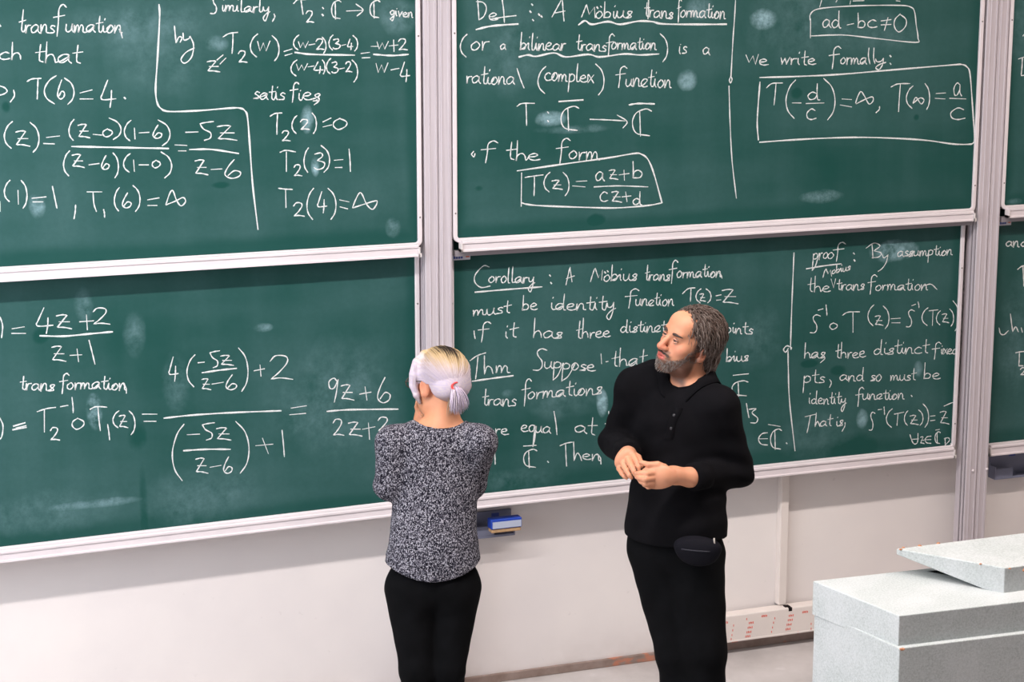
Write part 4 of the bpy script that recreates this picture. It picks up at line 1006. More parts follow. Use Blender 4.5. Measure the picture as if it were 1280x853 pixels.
# eyes
EYEW = mat('eye_white', (176, 158, 148), rough=0.4); IRIS = mat('iris_dark', (60, 46, 38), rough=0.2); LID = mat('eyelid_skin', (196, 140, 116), rough=0.5)
for s in (-1, 1):
    c = np.array([s*.031, .0805, .004])
    v, f = ball((0, 0, 0), .0128, 18, 12); v = [HC+RH@(np.array(p)+c) for p in v]
    eo = make('eye', v, f, EYEW, man, smooth=True)
    g0 = np.array([.02, .98, .06]); g0 /= np.linalg.norm(g0)
    v, f = ball((0, 0, 0), (.0066, .0066, .0066), 14, 8); v = [HC+RH@(np.array(p)+c+g0*.0082) for p in v]
    make('iris', v, f, IRIS, eo, smooth=True)
    # lids: two curved folds over the ball
    for up in (1, -1):
        pl = []
        for a in np.linspace(-1.15, 1.15, 13):
            hh = (.0062 if up > 0 else -.0058)*math.cos(a*1.15)
            pl.append(HC+RH@(c+np.array([math.sin(a)*.0138, math.cos(a)*.0120+.0012, hh])))
        v, f = tube(pl, [.0012+(.0030 if up > 0 else .0020)*math.sin(math.pi*i/12) for i in range(13)], 6)
        make('eyelid', v, f, LID, man, smooth=True)
        if up > 0:
            v, f = tube([HC+RH@(c+np.array([math.sin(a)*.0142, math.cos(a)*.0135+.0018, .0046*math.cos(a*1.15)-.0012])) for a in np.linspace(-1.15, 1.15, 13)], [.0005+.0010*math.sin(math.pi*i/12) for i in range(13)], 5)
            make('eyelashes', v, f, mat('brow_hair', (62, 46, 40)), man, smooth=True)
    pl = [HC+RH@np.array([s*q, .098-abs(q-.03)*abs(q-.03)*16-(.006 if q > .045 else 0), .0205+.0045*math.sin((q-.010)/.042*2.2)]) for q in np.linspace(.008, .054, 10)]
    v, f = tube(pl, [.0024, .0042, .005, .0052, .005, .0046, .004, .0034, .0026, .0014], 6)
    make('eyebrow', v, f, mat('brow_hair', (62, 46, 40), rough=0.8, vary=0.3, vscale=300), man, smooth=True)
# hair: wavy, swept back, over a cap
rs = np.random.RandomState(7)
cap_f = Field()
def hcap(P):
    q = (P-HC)@RH; xx, yy, zz_ = q.T
    d = Field().ell((0, -.020, .040), (.083, .103, .088)).ell((0, -.076, -.048), (.069, .055, .090), None, .03)(q)
    # hairline: recedes from the face
    face = np.minimum(yy-(.052-.020*np.abs(xx)/.07-(zz_-.085)*.15)+0.0, 1)
    low = .042-zz_                       # below this only behind the ear
    cut1 = yy-(.070-.6*np.abs(np.abs(xx)-.02)-.0)*0-.074+np.maximum(0, .082-zz_)*.80+np.maximum(0, .02-np.abs(xx))*-.2
    cut2 = np.where(zz_ < .012, yy+.018+(.012-zz_)*.35, -1)
    return np.maximum(np.maximum(d, cut1), cut2)+0.0022*bumps(q, 330, 3)+0.0016*np.sin(q[:, 1]*260+q[:, 2]*150+3*np.sin(q[:, 0]*60))
cap_f.fn(hcap)
V, Q = skin_surface(cap_f, HC-.19, HC+.17, 0.0036)
nzz = bumps(V, 260, 8)
tn = np.array(lin((64, 50, 43)))*(1-sm(nzz, -.2, .7)[:, None]*.6)+np.array(lin((136, 122, 114)))*(sm(nzz, -.2, .7)[:, None]*.6)
hair = fast_mesh('hair', V, Q, HAIRM, man, tn)
lines, rad, tns = [], [], []
for i in range(620):
    th = rs.uniform(-1.0, 1.0); ph = rs.uniform(0, 1)
    # root on the cap, given by angle around and height
    side = th*1.25
    x0_ = .080*math.sin(side); z0_ = .035+.088*math.cos(side*.95)*rs.uniform(.55, 1.0)
    y0_ = .072-.11*ph
    if z0_ < .06: y0_ = min(y0_, .028-.06*ph)
    if abs(x0_) > .055: z0_ = rs.uniform(-.002, .09); y0_ = min(.05-.62*max(0, .075-z0_), y0_+.01)-.012*rs.rand()
    p = np.array([x0_, y0_, z0_]); n_ = rs.randint(12, 19); LL = []
    wv_ = rs.uniform(.003, .0075); fr = rs.uniform(50, 95); p0 = rs.uniform(0, 6)
    dr = np.array([.12*np.sign(x0_)*rs.rand(), -1.0, -.15-0.5*rs.rand()]); ln = rs.uniform(.0055, .0085)
    for j in range(n_):
        # stay just outside the cap ellipsoids
        c1 = np.array([0, -.020, .040]); r1 = np.array([.0855, .1055, .0905]); c2 = np.array([0, -.076, -.048]); r2 = np.array([.071, .057, .092])
        q1 = (p-c1)/r1; k1 = np.linalg.norm(q1); q2 = (p-c2)/r2; k2 = np.linalg.norm(q2)
        if k1 < 1: p = c1+q1/k1*r1
        elif k2 < 1: p = c2+q2/k2*r2
        elif min(k1, k2) > 1.04 and j < n_-3: p = c1+q1/k1*r1*1.02 if k1 < k2 else c2+q2/k2*r2*1.02
        LL.append(HC+RH@(p+np.array([wv_*math.sin(j*ln*fr*1.6+p0), 0, wv_*math.cos(j*ln*fr*1.6+p0)*.8])+(p-c1)/np.linalg.norm(p-c1)*rs.uniform(.0, .002)))
        dr = dr+np.array([0, .05 if p[2] < 0.0 else -.03, -.16]); dr /= np.linalg.norm(dr); p = p+dr*ln
    lines.append(LL); rad.append(rs.uniform(.0011, .0024))
    gmix = rs.beta(1.1, 3.2)*(.75+.6*(abs(x0_) > .05))
    gmix = min(1, gmix); tns.append(np.array(lin((66, 49, 41)))*(1-gmix)+np.array(lin((146, 133, 126)))*gmix)
V, Fc, Tn = strands(lines, rad, tns)
make('hair_strands', V, Fc, HAIRM, hair, smooth=True, attr=Tn)
# beard stubble as short hairs
lines, tns = [], []
for i in range(620):
    s = rs.uniform(-1, 1); h_ = rs.uniform(0, 1)
    a = s*1.62
    zb_ = -.062-.052*h_*(1-.35*abs(s))+.052*sm(np.array(abs(s)), .45, 1.0); rr_ = .061-.010*h_
    p = np.array([rr_*1.0*math.sin(a), .030+.068*math.cos(a)-.016*h_*math.cos(a), zb_])
    if abs(p[0]) < .026 and p[2] > -.078: p[2] = -.0795-rs.uniform(0, .02)
    P_ = HC+RH@p
    nn = None; dwn = RH@np.array([0, .2, -1.0])
    lines.append((P_, dwn, (.0016, .003, .0020, .0075)))
    gm = np.clip(rs.beta(1.5, 1.5)*(.35+.75*max(0, math.cos(a))), 0, 1); tns.append(np.array(lin((78, 64, 58)))*(1-gm)+np.array(lin((186, 178, 172)))*gm)
for i in range(150):
    s = rs.uniform(-1, 1); p = np.array([s*.030, .101-.012*abs(s), -.0445-.0075*abs(s)-rs.uniform(0, .005)]); P_ = HC+RH@p
    nn = None; dwn = RH@np.array([s*.7, .15, -1.0])
    lines.append((P_, dwn, (.0018, .002, .0018, .0058)))
    tns.append(np.array(lin((66, 52, 46)))*.7+np.array(lin((130, 116, 108)))*.3)
for i in range(260):                                    # sideburns
    s = 1 if i % 2 else -1
    zq = rs.uniform(-.050, .034); p = np.array([s*.072, rs.uniform(.004, .026)+.12*max(0, zq-.01), zq]); P_ = HC+RH@p
    nn = None; dwn = RH@np.array([0, .25, -1.0])
    lines.append((P_, dwn, (.0014, .003, .0016, .0085)))
    tns.append(np.array(lin((62, 48, 42)))*.8+np.array(lin((130, 116, 108)))*.2)
Pb = np.array([q[0] for q in lines])                    # seat every hair on the skin
for _ in range(4):
    d0 = body(Pb); gr = np.stack([(body(Pb+.001*np.eye(3)[k])-d0)/.001 for k in range(3)], 1); Pb = Pb-gr*(d0/(np.sum(gr*gr, 1)+1e-6))[:, None]
Nb = gr/np.linalg.norm(gr, axis=1)[:, None]
lines = [[p_-n_*.001, p_+n_*c_[0]+q[1]*c_[1], p_+n_*c_[2]+q[1]*c_[3]] for p_, n_, q in zip(Pb, Nb, lines) for c_ in (q[2],)]
V, Fc, Tn = strands(lines, .0009, tns, 3)
make('beard', V, Fc, HAIRM, man, attr=Tn)

# shirt
sh = Field()
clothes_core(sh, 0.006)
for S_, E_, W_, cu in ((ShR, ElR, WrR, .93), (ShL, ElL, WrL, .83)):
    sh.cone(S_, E_, .062, .055, .04); sh.cone(E_, E_+(W_-E_)*cu, .056, .043, .02)
sh.ell(hips+Z3*.02, (.171, .130, .17), RB, .05)
hemz = float(hips[2])
def wrinkle(P):
    q = (P-belly)@RB
    arm = np.minimum(np.linalg.norm(P-ElL, axis=1), np.linalg.norm(P-ElR, axis=1))
    return .004*bumps(P*np.array([1, 1, 1.6]), 42, 21)+.0045*np.exp(-(arm/.10)**2)*np.sin((P@np.array([30, 10, 75.0]))+2*bumps(P, 25, 2))+.003*np.sin(q[:, 0]*26+q[:, 2]*14)*sm(-q[:, 2], -.10, .05)
base_sh = sh
full = Field()
tiltv = np.array([0, 0, 1.0])
zc = float(mp(835, 672, .13)[2]); zcb = float(mp(903, 668, .02)[2])
def shirt_d(P):
    d = base_sh(P)+wrinkle(P)
    d = np.maximum(d, -(P[:, 2]-(zc-.028+.010*np.sin(P[:, 0]*14))))                       # hem
    # round neck opening with a short placket slit
    q = (P-nbase)@RB
    neck = np.linalg.norm((q-np.array([0, .015, .035]))/np.array([.066, .070, .075]), axis=1)-1
    d = np.maximum(d, -neck*.06)
    return d
full.fn(shirt_d)
allp = np.array([ShR, ElR, WrR, ShL, ElL, WrL, chest, belly, hips])
lo2 = allp.min(0)-.22; lo2[2] = hemz-.16; hi2 = allp.max(0)+.22; hi2[2] = nbase[2]+.12
V, Q = skin_surface(full, lo2, hi2, 0.0052)
shirt = fast_mesh('shirt', V, Q, BLK, man)
def on_shirt(P_, f=full, off=0.0):
    P_ = np.array(P_, float)
    for _ in range(6):
        d0 = f(P_[None])[0]-off; gr = np.array([(f((P_+.002*np.eye(3)[k])[None])[0]-f((P_-.002*np.eye(3)[k])[None])[0])/.004 for k in range(3)]); P_ = P_-gr*d0/(gr@gr+1e-6)
    return P_, gr/np.linalg.norm(gr)
# collar: a standing band that folds over, open at the throat
cV, cF = [], []
ncol = 40; rows = []
for i in range(ncol+1):
    a = math.radians(18+(360-36)*i/ncol)                   # 0 = front
    dirn = math.sin(a)*lM+math.cos(a)*nM
    fr_ = max(0, math.cos(a)); op_ = 1-abs(i-ncol/2)/(ncol/2)
    lean = RB@np.array([.004, -.012, 0])
    ring = []
    up_ = .066-.062*sm(np.array(fr_), .10, 1.0)
    spread = 1-op_
    def drop(r_, gap):
        zs_ = np.linspace(.14, -.16, 76); Pq = nbase+lean+dirn*r_+zs_[:, None]*Z3
        dd_ = full(Pq); k_ = np.argmax(dd_ < gap); return float(zs_[k_]) if (dd_ < gap).any() else -.03
    rt_ = .068+.008*fr_
    re_ = .103+.016*fr_+.016*spread**3
    ze_ = drop(re_, .004); up_ = max(up_, ze_+.018)
    b1 = nbase+lean+dirn*rt_+Z3*up_
    b2 = nbase+lean+dirn*(rt_+.008)+Z3*(up_+.001)
    b3 = nbase+lean+dirn*(re_+.002)+Z3*(ze_+.003); b4 = nbase+lean+dirn*re_+Z3*(ze_-.003)
    b5 = nbase+lean+dirn*(rt_+.006)+Z3*(up_-.008)
    b0 = nbase+lean+dirn*(rt_-.002)+Z3*(up_-.040)
    rows.append([b0, b1, b2, b3, b4, b5])
for r_ in rows: cV += r_
for i in range(ncol):
    for k in range(6): cF.append((i*6+k, i*6+(k+1) % 6, (i+1)*6+(k+1) % 6, (i+1)*6+k))
cF += [tuple(range(6))[::-1], tuple(range(ncol*6, ncol*6+6))]
make('collar', cV, cF, BLK, shirt, smooth=True)
# round neckband of the vest under the collar
nb_ = []
for i in range(49):
    a = 2*math.pi*i/48; dirn = math.sin(a)*lM+math.cos(a)*nM
    ee = np.linspace(-1.2, 1.2, 60)
    Pq = nbase+RB@np.array([0, .015, .035])+np.cos(ee)[:, None]*dirn*.070+np.sin(ee)[:, None]*Z3*.075
    d0 = body(Pq); k_ = int(np.argmax(d0 > .0015)); nb_.append(Pq[k_])
nb_ = np.array(nb_); nb_[-1] = nb_[0]
for _ in range(3): nb_[1:-1] = .5*nb_[1:-1]+.25*(nb_[:-2]+nb_[2:])
v, f = tube(nb_, .0055, 8); make('neckband', v, f, BLK, shirt, smooth=True)
# undershirt edge, placket, buttons, cuffs
pl = [on_shirt(mp(x_, y_, .16), off=.0012)[0] for x_, y_ in ((840, 503), (836, 512), (832.5, 522), (829.5, 532), (827, 542), (825.5, 550))]
nrm = [on_shirt(p_)[1] for p_ in pl]
pv, pf = [], []
for p_, n_ in zip(pl, nrm):
    sd = np.cross(n_, Z3); sd /= np.linalg.norm(sd)
    pv += [p_-sd*.016-n_*.004, p_-sd*.015+n_*.0022, p_+sd*.015+n_*.0022, p_+sd*.016-n_*.004]
for i in range(len(pl)-1):
    for k in range(3): pf.append((i*4+k, i*4+k+1, i*4+k+5, i*4+k+4))
make('placket', pv, pf, BLK, shirt, smooth=True)
for x_, y_ in ((832, 516), (829, 536)):
    p_, n_ = on_shirt(mp(x_, y_, .16), off=.003)
    v, f = ball((0, 0, 0), 1.0, 12, 8)
    a1 = np.cross(n_, Z3); a1 /= np.linalg.norm(a1); a2 = np.cross(n_, a1)
    v = [p_+a1*q[0]*.0055+a2*q[1]*.0055+n_*q[2]*.002 for q in v]
    make('button', v, f, mat('dark_button', (40, 38, 42), rough=0.35), shirt, smooth=True)
for E_, W_, cu, r_ in ((ElR, WrR, .93, .044), (ElL, WrL, .80, .0445)):
    ax_ = (W_-E_)/np.linalg.norm(W_-E_); c_ = E_+(W_-E_)*cu
    v, f = tube([c_-ax_*.030, c_-ax_*.012, c_+ax_*.012, c_+ax_*.036, c_+ax_*.040], [r_+.0015, r_+.003, r_+.003, r_+.0025, r_-.004], 28)
    make('cuff', v, f, BLK, shirt, smooth=True)
# wedding ring
rp = mp(807.3, 604.8, .2535); rq = mp(806.0, 604.7, .2548)
v, f = tube([rp, rp+(rq-rp)*.5, rq], .0116, 18)
make('ring', v, f, mat('gold_ring', (232, 196, 120), rough=0.25, metal=1.0), man, smooth=True, label='gold ring')
# trousers
tf = Field()
tf.ell(hips-(0, 0, .03), (.154, .116, .11), RB, 0); tf.ell(hips+Z3*.03, (.158, .117, .16), RB, .02)
tf.ell(hips+RB@np.array([0, -.01, -.09]), (.146, .116, .10), RB, .05)
for a, k_, b_ in ((hipR, kneeR, ankR), (hipL, kneeL, ankL)):
    tf.cone(a, k_, .096, .074, .03); tf.cone(k_, b_-(0, 0, .03), .074, .066, .03)
tfull = Field()
def tr_d(P): return np.maximum(np.maximum(tf(P)+.004*bumps(P*np.array([1, 1, 1.5]), 34, 31), -(P[:, 2]-.035)), P[:, 2]-(hemz+.09))
tfull.fn(tr_d)
alll = np.array([hipR, hipL, kneeR, kneeL, ankR, ankL]); lo3 = alll.min(0)-.2; hi3 = alll.max(0)+.2; lo3[2] = 0.0; hi3[2] = hemz+.13
V, Q = skin_surface(tfull, lo3, hi3, 0.007)
fast_mesh('trousers', V, Q, TRS, man)
for a, s in ((ankR, -1), (ankL, 1)):
    sf = Field(); b_ = np.array([a[0], a[1], 0])
    fd = nM
    sf.cone(b_+Z3*.04-fd*.05, b_+Z3*.042+fd*.12, .038, .040, .0); sf.ell(b_+Z3*.05, (.042, .06, .05), RB, .03)
    g2 = Field(); g2.fn(lambda P, sf=sf: np.maximum(sf(P), -(P[:, 2]-.001)))
    V, Q = skin_surface(g2, b_-.22, b_+.24, .008)
    fast_mesh('shoe', V, Q, SHOE, man)
# belt pouch
pc, pn = mp(872, 692, .165), None
pf_ = Field(); Rpo = np.stack([math.cos(-.25)*lM+math.sin(-.25)*nM, -math.sin(-.25)*lM+math.cos(-.25)*nM, Z3], 1)
pf_.ell(pc, (.070, .034, .044), Rpo, 0); pf_.ell(pc+Z3*.022+Rpo@np.array([.022, 0, 0]), (.060, .032, .034), Rpo, .02); pf_.ell(pc+Z3*.022-Rpo@np.array([.022, 0, 0]), (.060, .032, .034), Rpo, .02)
V, Q = skin_surface(pf_, pc-.14, pc+.14, .006)
pouch = fast_mesh('belt_pouch', V, Q, mat('pouch_navy', (14, 13, 20), rough=0.8, spec=0.12, bump=0.2, bscale=300), man, label='dark navy pouch hanging at the hip')
zp = [on_shirt(pc+Rpo@np.array([q, .036, .020]), f=pf_)[0] for q in np.linspace(-.050, .050, 9)]
v, f = tube(zp, .0024, 6); make('zip', v, f, mat('zip_grey', (34, 33, 42), rough=0.7), pouch, smooth=True)
v, f = join(tube([pc+Rpo@np.array([.060, .010, .030]), pc+Rpo@np.array([.058, .014, .062])], .003, 8)); make('clip', v, f, mat('clip_metal', (200, 190, 180), rough=0.3, metal=0.6), pouch, smooth=True)

# ======================================================== the woman, seen from behind
DW = 7.22
def wp(x, y, dd=0.0): return at(x, y, DW-dd)
rW, tW, _, _ = frame_of((545, 620), 0)
bW = math.radians(6)
fW = math.cos(bW)*(-tW)-math.sin(bW)*rW               # the way she faces
lW = math.cos(bW)*(-rW)+math.sin(bW)*(tW)             # her left: picture left
RW = np.stack([-lW, fW, Z3], 1)                        # right, forward, up
wom = empty('person', (float(wp(545, 740)[0]), float(wp(545, 740)[1]), 0.0), 'woman with blond ponytail in grey marled sweater, seen from behind, arms folded', 'person')
wSL, wSR = wp(491, 554, -.01), wp(600, 553, -.01)      # her left (picture left), her right
wEL, wER = wp(486, 607, -.02), wp(590, 604, -.11)
wWL, wWR = wp(540, 590, -.26), wp(527, 545, -.22)
wch, wwa, whi = wp(546, 575, -.06), wp(543, 640, -.06), wp(541, 715, -.05)
wnb = wp(551, 532, -.04)
WC = wp(549.5, 478.5, -.055)
hy = math.radians(42)
hfW = math.cos(hy)*(-tW)-math.sin(hy)*rW; hlW = math.cos(hy)*(-rW)+math.sin(hy)*tW
RWH = rot3(hfW, hlW, math.radians(-6), math.radians(-3))
wb = Field()
wb.ell(wch, (.150, .095, .150), RW, 0); wb.ell(wwa, (.125, .090, .130), RW, .06); wb.ell(whi, (.124, .084, .110), RW, .06)
for S_ in (wSL, wSR): wb.cone(S_, wnb-(0, 0, .035), .044, .046, .05)
wb.cone(wnb-(0, 0, .05), WC+RWH@np.array([0, -.030, -.055]), .062, .050, .03)
for S_, E_, W_ in ((wSL, wEL, wWL), (wSR, wER, wWR)):
    wb.cone(S_, E_, .046, .038, .03); wb.cone(E_, W_, .038, .025, .015)
# right hand raised to the chin, left hand under the right elbow
h0 = wp(525.5, 528, -.235)
wb.cone(wWR, h0, .026, .024, .015); wb.ell(wp(525, 521, -.24), (.020, .014, .034), np.stack([rW, tW, Z3], 1), .015)
for k, (dx, dy) in enumerate(((-3.0, 503), (-1.0, 499), (1.6, 498), (3.8, 502))):
    finger(wb, [wp(525+dx*.6, 517, -.238), wp(524+dx, 509, -.232), wp(524.5+dx, dy, -.215)], [.0092, .0084, .0066])
finger(wb, [wp(529, 520, -.225), wp(531, 513, -.205), wp(531.5, 508, -.195)], [.010, .0088, .007])
wb.ell(wp(551, 590, -.285), (.036, .016, .026), np.stack([rW, tW, Z3], 1), .015)
for k in range(4):
    finger(wb, [wp(555, 586+k*5, -.29), wp(565, 586+k*5, -.285), wp(574, 588+k*4.6, -.262)], [.0092, .0084, .0064])
finger(wb, [wp(549, 583, -.28), wp(553, 577, -.275), wp(558, 573, -.265)], [.0105, .009, .007])
whw = head_shapes(wb, WC, RWH, True)
whR, whL = whi+RW@np.array([.080, -.0, -.06]), whi+RW@np.array([-.080, 0, -.06])
wkR, wkL = wp(560, 838, -.03), wp(521, 838, -.01)
waR, waL = wp(556, 985, -.10), wp(525, 990, -.08); waR[2] = waL[2] = .085
for a, k_, b_ in ((whR, wkR, waR), (whL, wkL, waL)):
    wb.cone(a, k_, .080, .050, .03); wb.cone(k_, b_, .050, .032, .02)
allw = np.array([wSL, wSR, wEL, wER, wWL, wWR, wch, wwa, whi, WC, waL, waR, wkL, wkR]); lo = allw.min(0)-.2; hi = allw.max(0)+.2; lo[2] = .03
V, Q = skin_surface(wb, lo, hi, 0.0042)
L = (V-WC)@RWH
tone = np.tile(np.array(lin((212, 148, 112))), (len(V), 1))
er_ = sum(sm(-np.linalg.norm(L-np.array([s*.08, -.005, -.012]), axis=1), -.05, -.02)*0.4 for s in (-1, 1))
tone = tone*(1-er_[:, None])+np.array(lin((222, 140, 116)))*er_[:, None]
fast_mesh('body', V, Q, SKIN, wom, tone)
# sweater
def knit_build(t, b):
    co = t.coord()
    mp_ = t.add('ShaderNodeMapping'); mp_.inputs['Scale'].default_value = (1.0, 1.0, 0.72); t.link(co, mp_.inputs[0])
    vo = t.add('ShaderNodeTexVoronoi'); vo.inputs['Scale'].default_value = 360.0; t.link(mp_.outputs[0], vo.inputs['Vector'])
    sp = t.add('ShaderNodeSeparateColor'); t.link(vo.outputs['Color'], sp.inputs[0])
    f = t.ramp(sp.outputs[0], [(0.25, lin((22, 21, 30))), (0.45, lin((56, 54, 64))), (0.66, lin((96, 93, 103))), (0.90, lin((166, 163, 172)))])
    t.link(f, b.inputs['Base Color'])
    bp = t.add('ShaderNodeBump'); bp.inputs['Strength'].default_value = 0.6; bp.inputs['Distance'].default_value = 0.003
    t.link(t.math('SUBTRACT', 1.0, vo.outputs['Distance']), bp.inputs['Height']); t.link(bp.outputs[0], b.inputs['Normal'])
KNIT = mat('marled_knit', (90, 88, 98), rough=0.95, spec=0.1, build=knit_build)
sw = Field()
sw.ell(wch, (.160, .106, .160), RW, 0); sw.ell(wwa, (.150, .106, .140), RW, .08)
sw.ell(whi+Z3*.005, (.172, .122, .19), RW, .09)
for S_ in (wSL, wSR): sw.cone(S_, wnb-(0, 0, .036), .056, .050, .045)
for S_, E_, W_ in ((wSL, wEL, wWL), (wSR, wER, wWR)):
    sw.cone(S_, E_, .057, .050, .028); sw.cone(E_, E_+(W_-E_)*.96, .049, .036, .02)
whz = float(wp(541, 727.5, .06)[2])
def sw_d(P):
    q = (P-wnb)@RW
    d = sw(P)+.0028*bumps(P*np.array([1, 1, 1.7]), 36, 41)+.002*bumps(P, 90, 42)
    hem = whz+.042*(np.abs((P-whi)@RW[:, 0])/.16)**2+.02*((P-whi)@RW[:, 1] > 0)
    d = np.maximum(d, -(P[:, 2]-hem))
    neck = np.linalg.norm((q-np.array([0.0, .02, .041]))/np.array([.098, .105, .066]), axis=1)-1
    return np.maximum(d, -neck*.075)
sg = Field(); sg.fn(sw_d)
allw = np.array([wSL, wSR, wEL, wER, wWL, wWR, wch, wwa, whi]); lo = allw.min(0)-.2; hi = allw.max(0)+.2; lo[2] = whz-.08; hi[2] = wnb[2]+.06
V, Q = skin_surface(sg, lo, hi, 0.0052)
swo = fast_mesh('sweater', V, Q, KNIT, wom)
# jeans
jf = Field()
jf.ell(whi-(0, 0, .03), (.156, .112, .12), RW, 0); jf.ell(whi+Z3*.03, (.128, .088, .13), RW, .02)
jf.ell(whi+RW@np.array([.062, -.030, -.075]), (.082, .086, .09), RW, .03); jf.ell(whi+RW@np.array([-.062, -.030, -.075]), (.082, .086, .09), RW, .03)
for a, k_, b_ in ((whR, wkR, waR), (whL, wkL, waL)):
    jf.cone(a, k_, .090, .058, .022); jf.cone(k_, b_, .058, .042, .02)
jg = Field()
def j_d(P): return np.maximum(np.maximum(jf(P)+.0030*np.sin(P[:, 2]*130+3*bumps(P, 30, 5))*sm(-P[:, 2], -.62, -.30)+.002*bumps(P, 60, 51), -(P[:, 2]-.06)), P[:, 2]-(whz+.13))
jg.fn(j_d)
allw = np.array([whR, whL, wkR, wkL, waR, waL, whi]); lo = allw.min(0)-.2; hi = allw.max(0)+.2; lo[2] = .03; hi[2] = whz+.18
V, Q = skin_surface(jg, lo, hi, 0.0065)
fast_mesh('jeans', V, Q, TRS, wom)
for a in (waR, waL):
    sf = Field(); b_ = np.array([a[0], a[1], 0])
    sf.cone(b_+Z3*.034-fW*.045, b_+Z3*.034+fW*.10, .032, .034, .0); sf.ell(b_+Z3*.05, (.036, .05, .05), RW, .03)
    g2 = Field(); g2.fn(lambda P, sf=sf: np.maximum(sf(P), -(P[:, 2]-.001)))
    V, Q = skin_surface(g2, b_-.2, b_+.2, .008)
    fast_mesh('shoe', V, Q, SHOE, wom)
# hair: cap drawn back to a low ponytail
HB = {k: np.array(lin(v)) for k, v in dict(root=(44, 36, 34), gold=(196, 168, 126), white=(208, 194, 198), lav=(176, 162, 200)).items()}
TIE = np.array([0.030, -.108, -.004])                  # head frame: left, forward, up
cR1, cC1 = np.array([.084, .106, .090]), np.array([0, -.016, .036])
LPATH = np.array([(.014, .006, .114), (.042, .026, .102), (.065, .038, .074), (.078, .042, .036), (.081, .046, -.004), (.079, .034, -.038), (.075, .022, -.064)])
LRAD = [.010, .014, .017, .016, .0135, .0105, .006]
LOCK = Field().chain([p for p in LPATH], LRAD, .01)
def wcap(P):
    q = (P-WC)@RWH; xx, yy, zz_ = q.T
    d = Field().ell(cC1, cR1).ell((0, -.070, -.012), (.064, .046, .050), None, .04)(q)
    cut = yy-.052-np.maximum(0, zz_-.03)*.5
    cut2 = np.where((zz_ < .004) & (yy > -.03), .004-zz_, -1)
    low = -(zz_+.060+.5*(yy+.08))
    cap = np.maximum(np.maximum(np.maximum(d, cut), cut2), low)+.0005*np.sin(np.arctan2(xx-TIE[0], zz_-TIE[2])*46)
    lump = Field().ell((-.079, -.050, -.014), (.016, .024, .024))(q)
    return Field.comb(Field.comb(cap, LOCK(q), .012, '+'), lump, .01, '+')
cf = Field(); cf.fn(wcap)
V, Q = skin_surface(cf, WC-.19, WC+.18, .0040)
L = (V-WC)@RWH
part_c = np.array([.0, -.052, .122])
dr_ = np.linalg.norm((L-part_c)/np.array([1.0, 1.5, 1.0]), axis=1)
an = np.arctan2(L[:, 0]-TIE[0], L[:, 2]-TIE[2])
streak = .5+.5*np.sin(an*37+2*np.sin(an*11))
def wtone(dr, st):
    a = sm(-dr+.030*(st-.55), -.058, -.022); b = sm(-dr+.03*(st-.5), -.115, -.050)
    c = HB['white']*(1-.5*st)+HB['lav']*.5*st if np.isscalar(st) else HB['white']*(1-.5*st[:, None])+HB['lav']*.5*st[:, None]
    if np.isscalar(st): return (c*(1-b)+HB['gold']*b)*(1-a)+HB['root']*a
    c = c*(1-b[:, None])+HB['gold']*b[:, None]; return c*(1-a[:, None])+HB['root']*a[:, None]
tn = wtone(dr_, streak)
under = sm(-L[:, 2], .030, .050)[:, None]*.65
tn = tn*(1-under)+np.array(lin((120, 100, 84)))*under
lm_ = sm(-np.linalg.norm(L-np.array([-.086, -.050, -.014]), axis=1), -.032, -.016)[:, None]*.8
tn = tn*(1-lm_)+np.array(lin((176, 158, 136)))*lm_
whair = fast_mesh('hair', V, Q, HAIRM, wom, tn)
rs = np.random.RandomState(12)
lines, rad, tns = [], [], []
def push(p, gap):
    q = (p-cC1)/cR1; k = np.linalg.norm(q); return cC1+q/k*cR1*(1+gap) if k < 1+gap else p
for i in range(560):                                    # strands from the crown and the sides drawn to the tie
    th = rs.uniform(-math.pi, math.pi); u = rs.uniform(.15, 1.0)
    s0 = np.array([math.sin(th)*.9*u, math.cos(th)*u*.9, 1.0]); s0[1] = min(s0[1], .55)
    if rs.rand() < .45: s0 = np.array([np.sign(rs.uniform(-1, 1))*1.0, rs.uniform(-.6, .35), rs.uniform(-.25, .9)])
    p0 = push(cC1+s0/np.linalg.norm(s0)*cR1*.7, .0)
    gp = rs.uniform(.0, .035); Lp = []; Tp = []
    st = rs.rand()
    for j in range(15):
        u_ = j/14.0
        m_ = p0*(1-u_)+TIE*u_
        m_ = push(m_, gp*(1-u_**4)+.004)
        m_ = m_+np.array([math.sin(u_*3+i)*.002, 0, math.cos(u_*5+i)*.0015])
        Lp.append(WC+RWH@m_)
        Tp.append(wtone(np.linalg.norm((m_-part_c)/np.array([1.0, 1.5, 1.0])), st))
    lines.append(Lp); rad.append(rs.uniform(.0009, .0017)); tns.append(np.array(Tp))
V, Fc, Tn = strands(lines, rad, tns)
make('hair_strands', V, Fc, HAIRM, whair, smooth=True, attr=Tn)
lines, rad, tns = [], [], []
for i in range(230):                                    # ponytail tuft
    a = rs.uniform(0, 2*math.pi); sp_ = rs.uniform(0, 1)**.6
    d0 = np.array([math.cos(a)*.80*sp_-.10, -.40-.2*rs.rand(), math.sin(a)*.40*sp_-.65]); p = TIE+np.array([math.cos(a), 0, math.sin(a)])*.006
    Lp = []; ln = rs.uniform(.0065, .0088); st = rs.rand()
    for j in range(12):
        Lp.append(WC+RWH@p); d0 = d0/np.linalg.norm(d0); p = p+d0*ln; d0 = d0+np.array([rs.normal()*.05, .035, -.17])
    lines.append(Lp); rad.append(rs.uniform(.0011, .0021)); c = HB['white']*(1-.7*st)+HB['lav']*.7*st
    tns.append(c)
V, Fc, Tn = strands(lines, rad, tns)
make('ponytail', V, Fc, HAIRM, wom, smooth=True, attr=Tn)
lines, rad, tns = [], [], []
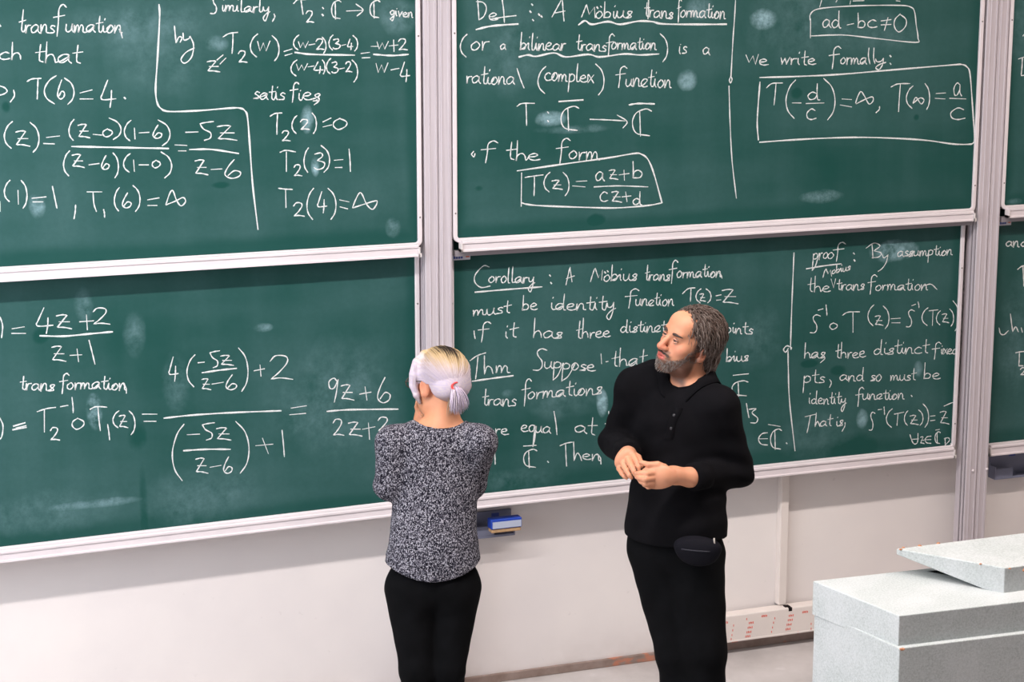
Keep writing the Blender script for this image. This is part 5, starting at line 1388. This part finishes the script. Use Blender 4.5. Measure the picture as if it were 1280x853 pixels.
for i in range(190):                                    # front locks falling beside the cheek on her left, a few on the right, and nape wisps
    st = rs.rand()
    k = rs.rand()
    if k < .62: p = tgt = LPATH[0]; oy = rs.uniform(-1, 1); ox = rs.uniform(.55, 1.0); e0 = rs.uniform(.80, 1.0)
    elif k < .85: p = np.array([-.040-.04*rs.rand(), .040+.02*rs.rand(), .095-.03*rs.rand()]); tgt = np.array([-.096, .005+.03*rs.rand(), -.03-.02*rs.rand()])
    else: p = np.array([rs.uniform(-.035, .05), -.090, -.040]); tgt = np.array([rs.uniform(-.04, .045), -.078, -.085-.03*rs.rand()])
    Lp = []
    for j in range(13):
        u_ = j/12.0; m_ = p*(1-u_)+tgt*u_
        if k < .62:
            w_ = u_*e0*6; a_ = min(5, int(w_)); m_ = LPATH[a_]*(1-(w_-a_))+LPATH[a_+1]*(w_-a_); r0_ = LRAD[a_]*(1-(w_-a_))+LRAD[a_+1]*(w_-a_)
            m_ = m_+np.array([ox*math.cos(oy*1.3), math.sin(oy*1.3), .35*math.cos(oy*1.3)*(1-u_)])*r0_*1.04
        elif k < .85: m_ = push(m_, .006+(.024+.02*st)*u_)
        Lp.append(WC+RWH@(m_+np.array([0, math.sin(u_*4+i)*.002, 0])))
    lines.append(Lp); rad.append(rs.uniform(.0011, .0019))
    c = HB['white']*(1-.5*st)+HB['lav']*.5*st if k < .62 else (np.array(lin((206, 190, 170))) if k < .85 else np.array(lin((172, 148, 124))))
    tns.append(c)
V, Fc, Tn = strands(lines, rad, tns)
make('hair_strands', V, Fc, HAIRM, whair, smooth=True, attr=Tn)
v, f = [], []
for a0 in (0, 1):
    ring = [WC+RWH@(TIE+np.array([math.cos(t)*.0155, -.010+.005*a0+.002*math.sin(3*t), math.sin(t)*.0145])) for t in np.linspace(0, 2*math.pi, 20)]
    v1, f1 = tube(ring, .0027, 8); n_ = len(v); v += v1; f += [tuple(q+n_ for q in g_) for g_ in f1]
make('hair_tie', v, f, mat('red_elastic', (226, 70, 66), rough=0.6), wom, smooth=True, label='red hair tie')
# glasses temple seen beside her left temple
gl = [WC+RWH@np.array(p) for p in ((.080, -.012, .012), (.083, .03, .012), (.082, .075, .008), (.072, .098, .006), (.045, .108, .004), (.020, .112, .004))]
v, f = tube(gl, .0022, 6)
lens_ = [WC+RWH@np.array([.036+.024*math.cos(t), .112-.12*abs(.03+.024*math.cos(t)-.03)**1.2, .0-.002+.018*math.sin(t)]) for t in np.linspace(0, 2*math.pi, 22)]
v2, f2 = tube(lens_, .0020, 6)
make('glasses', *join((v, f), (v2, f2)), mat('glasses_dark', (74, 62, 54), rough=0.4), wom, smooth=True, label='dark rimmed glasses')
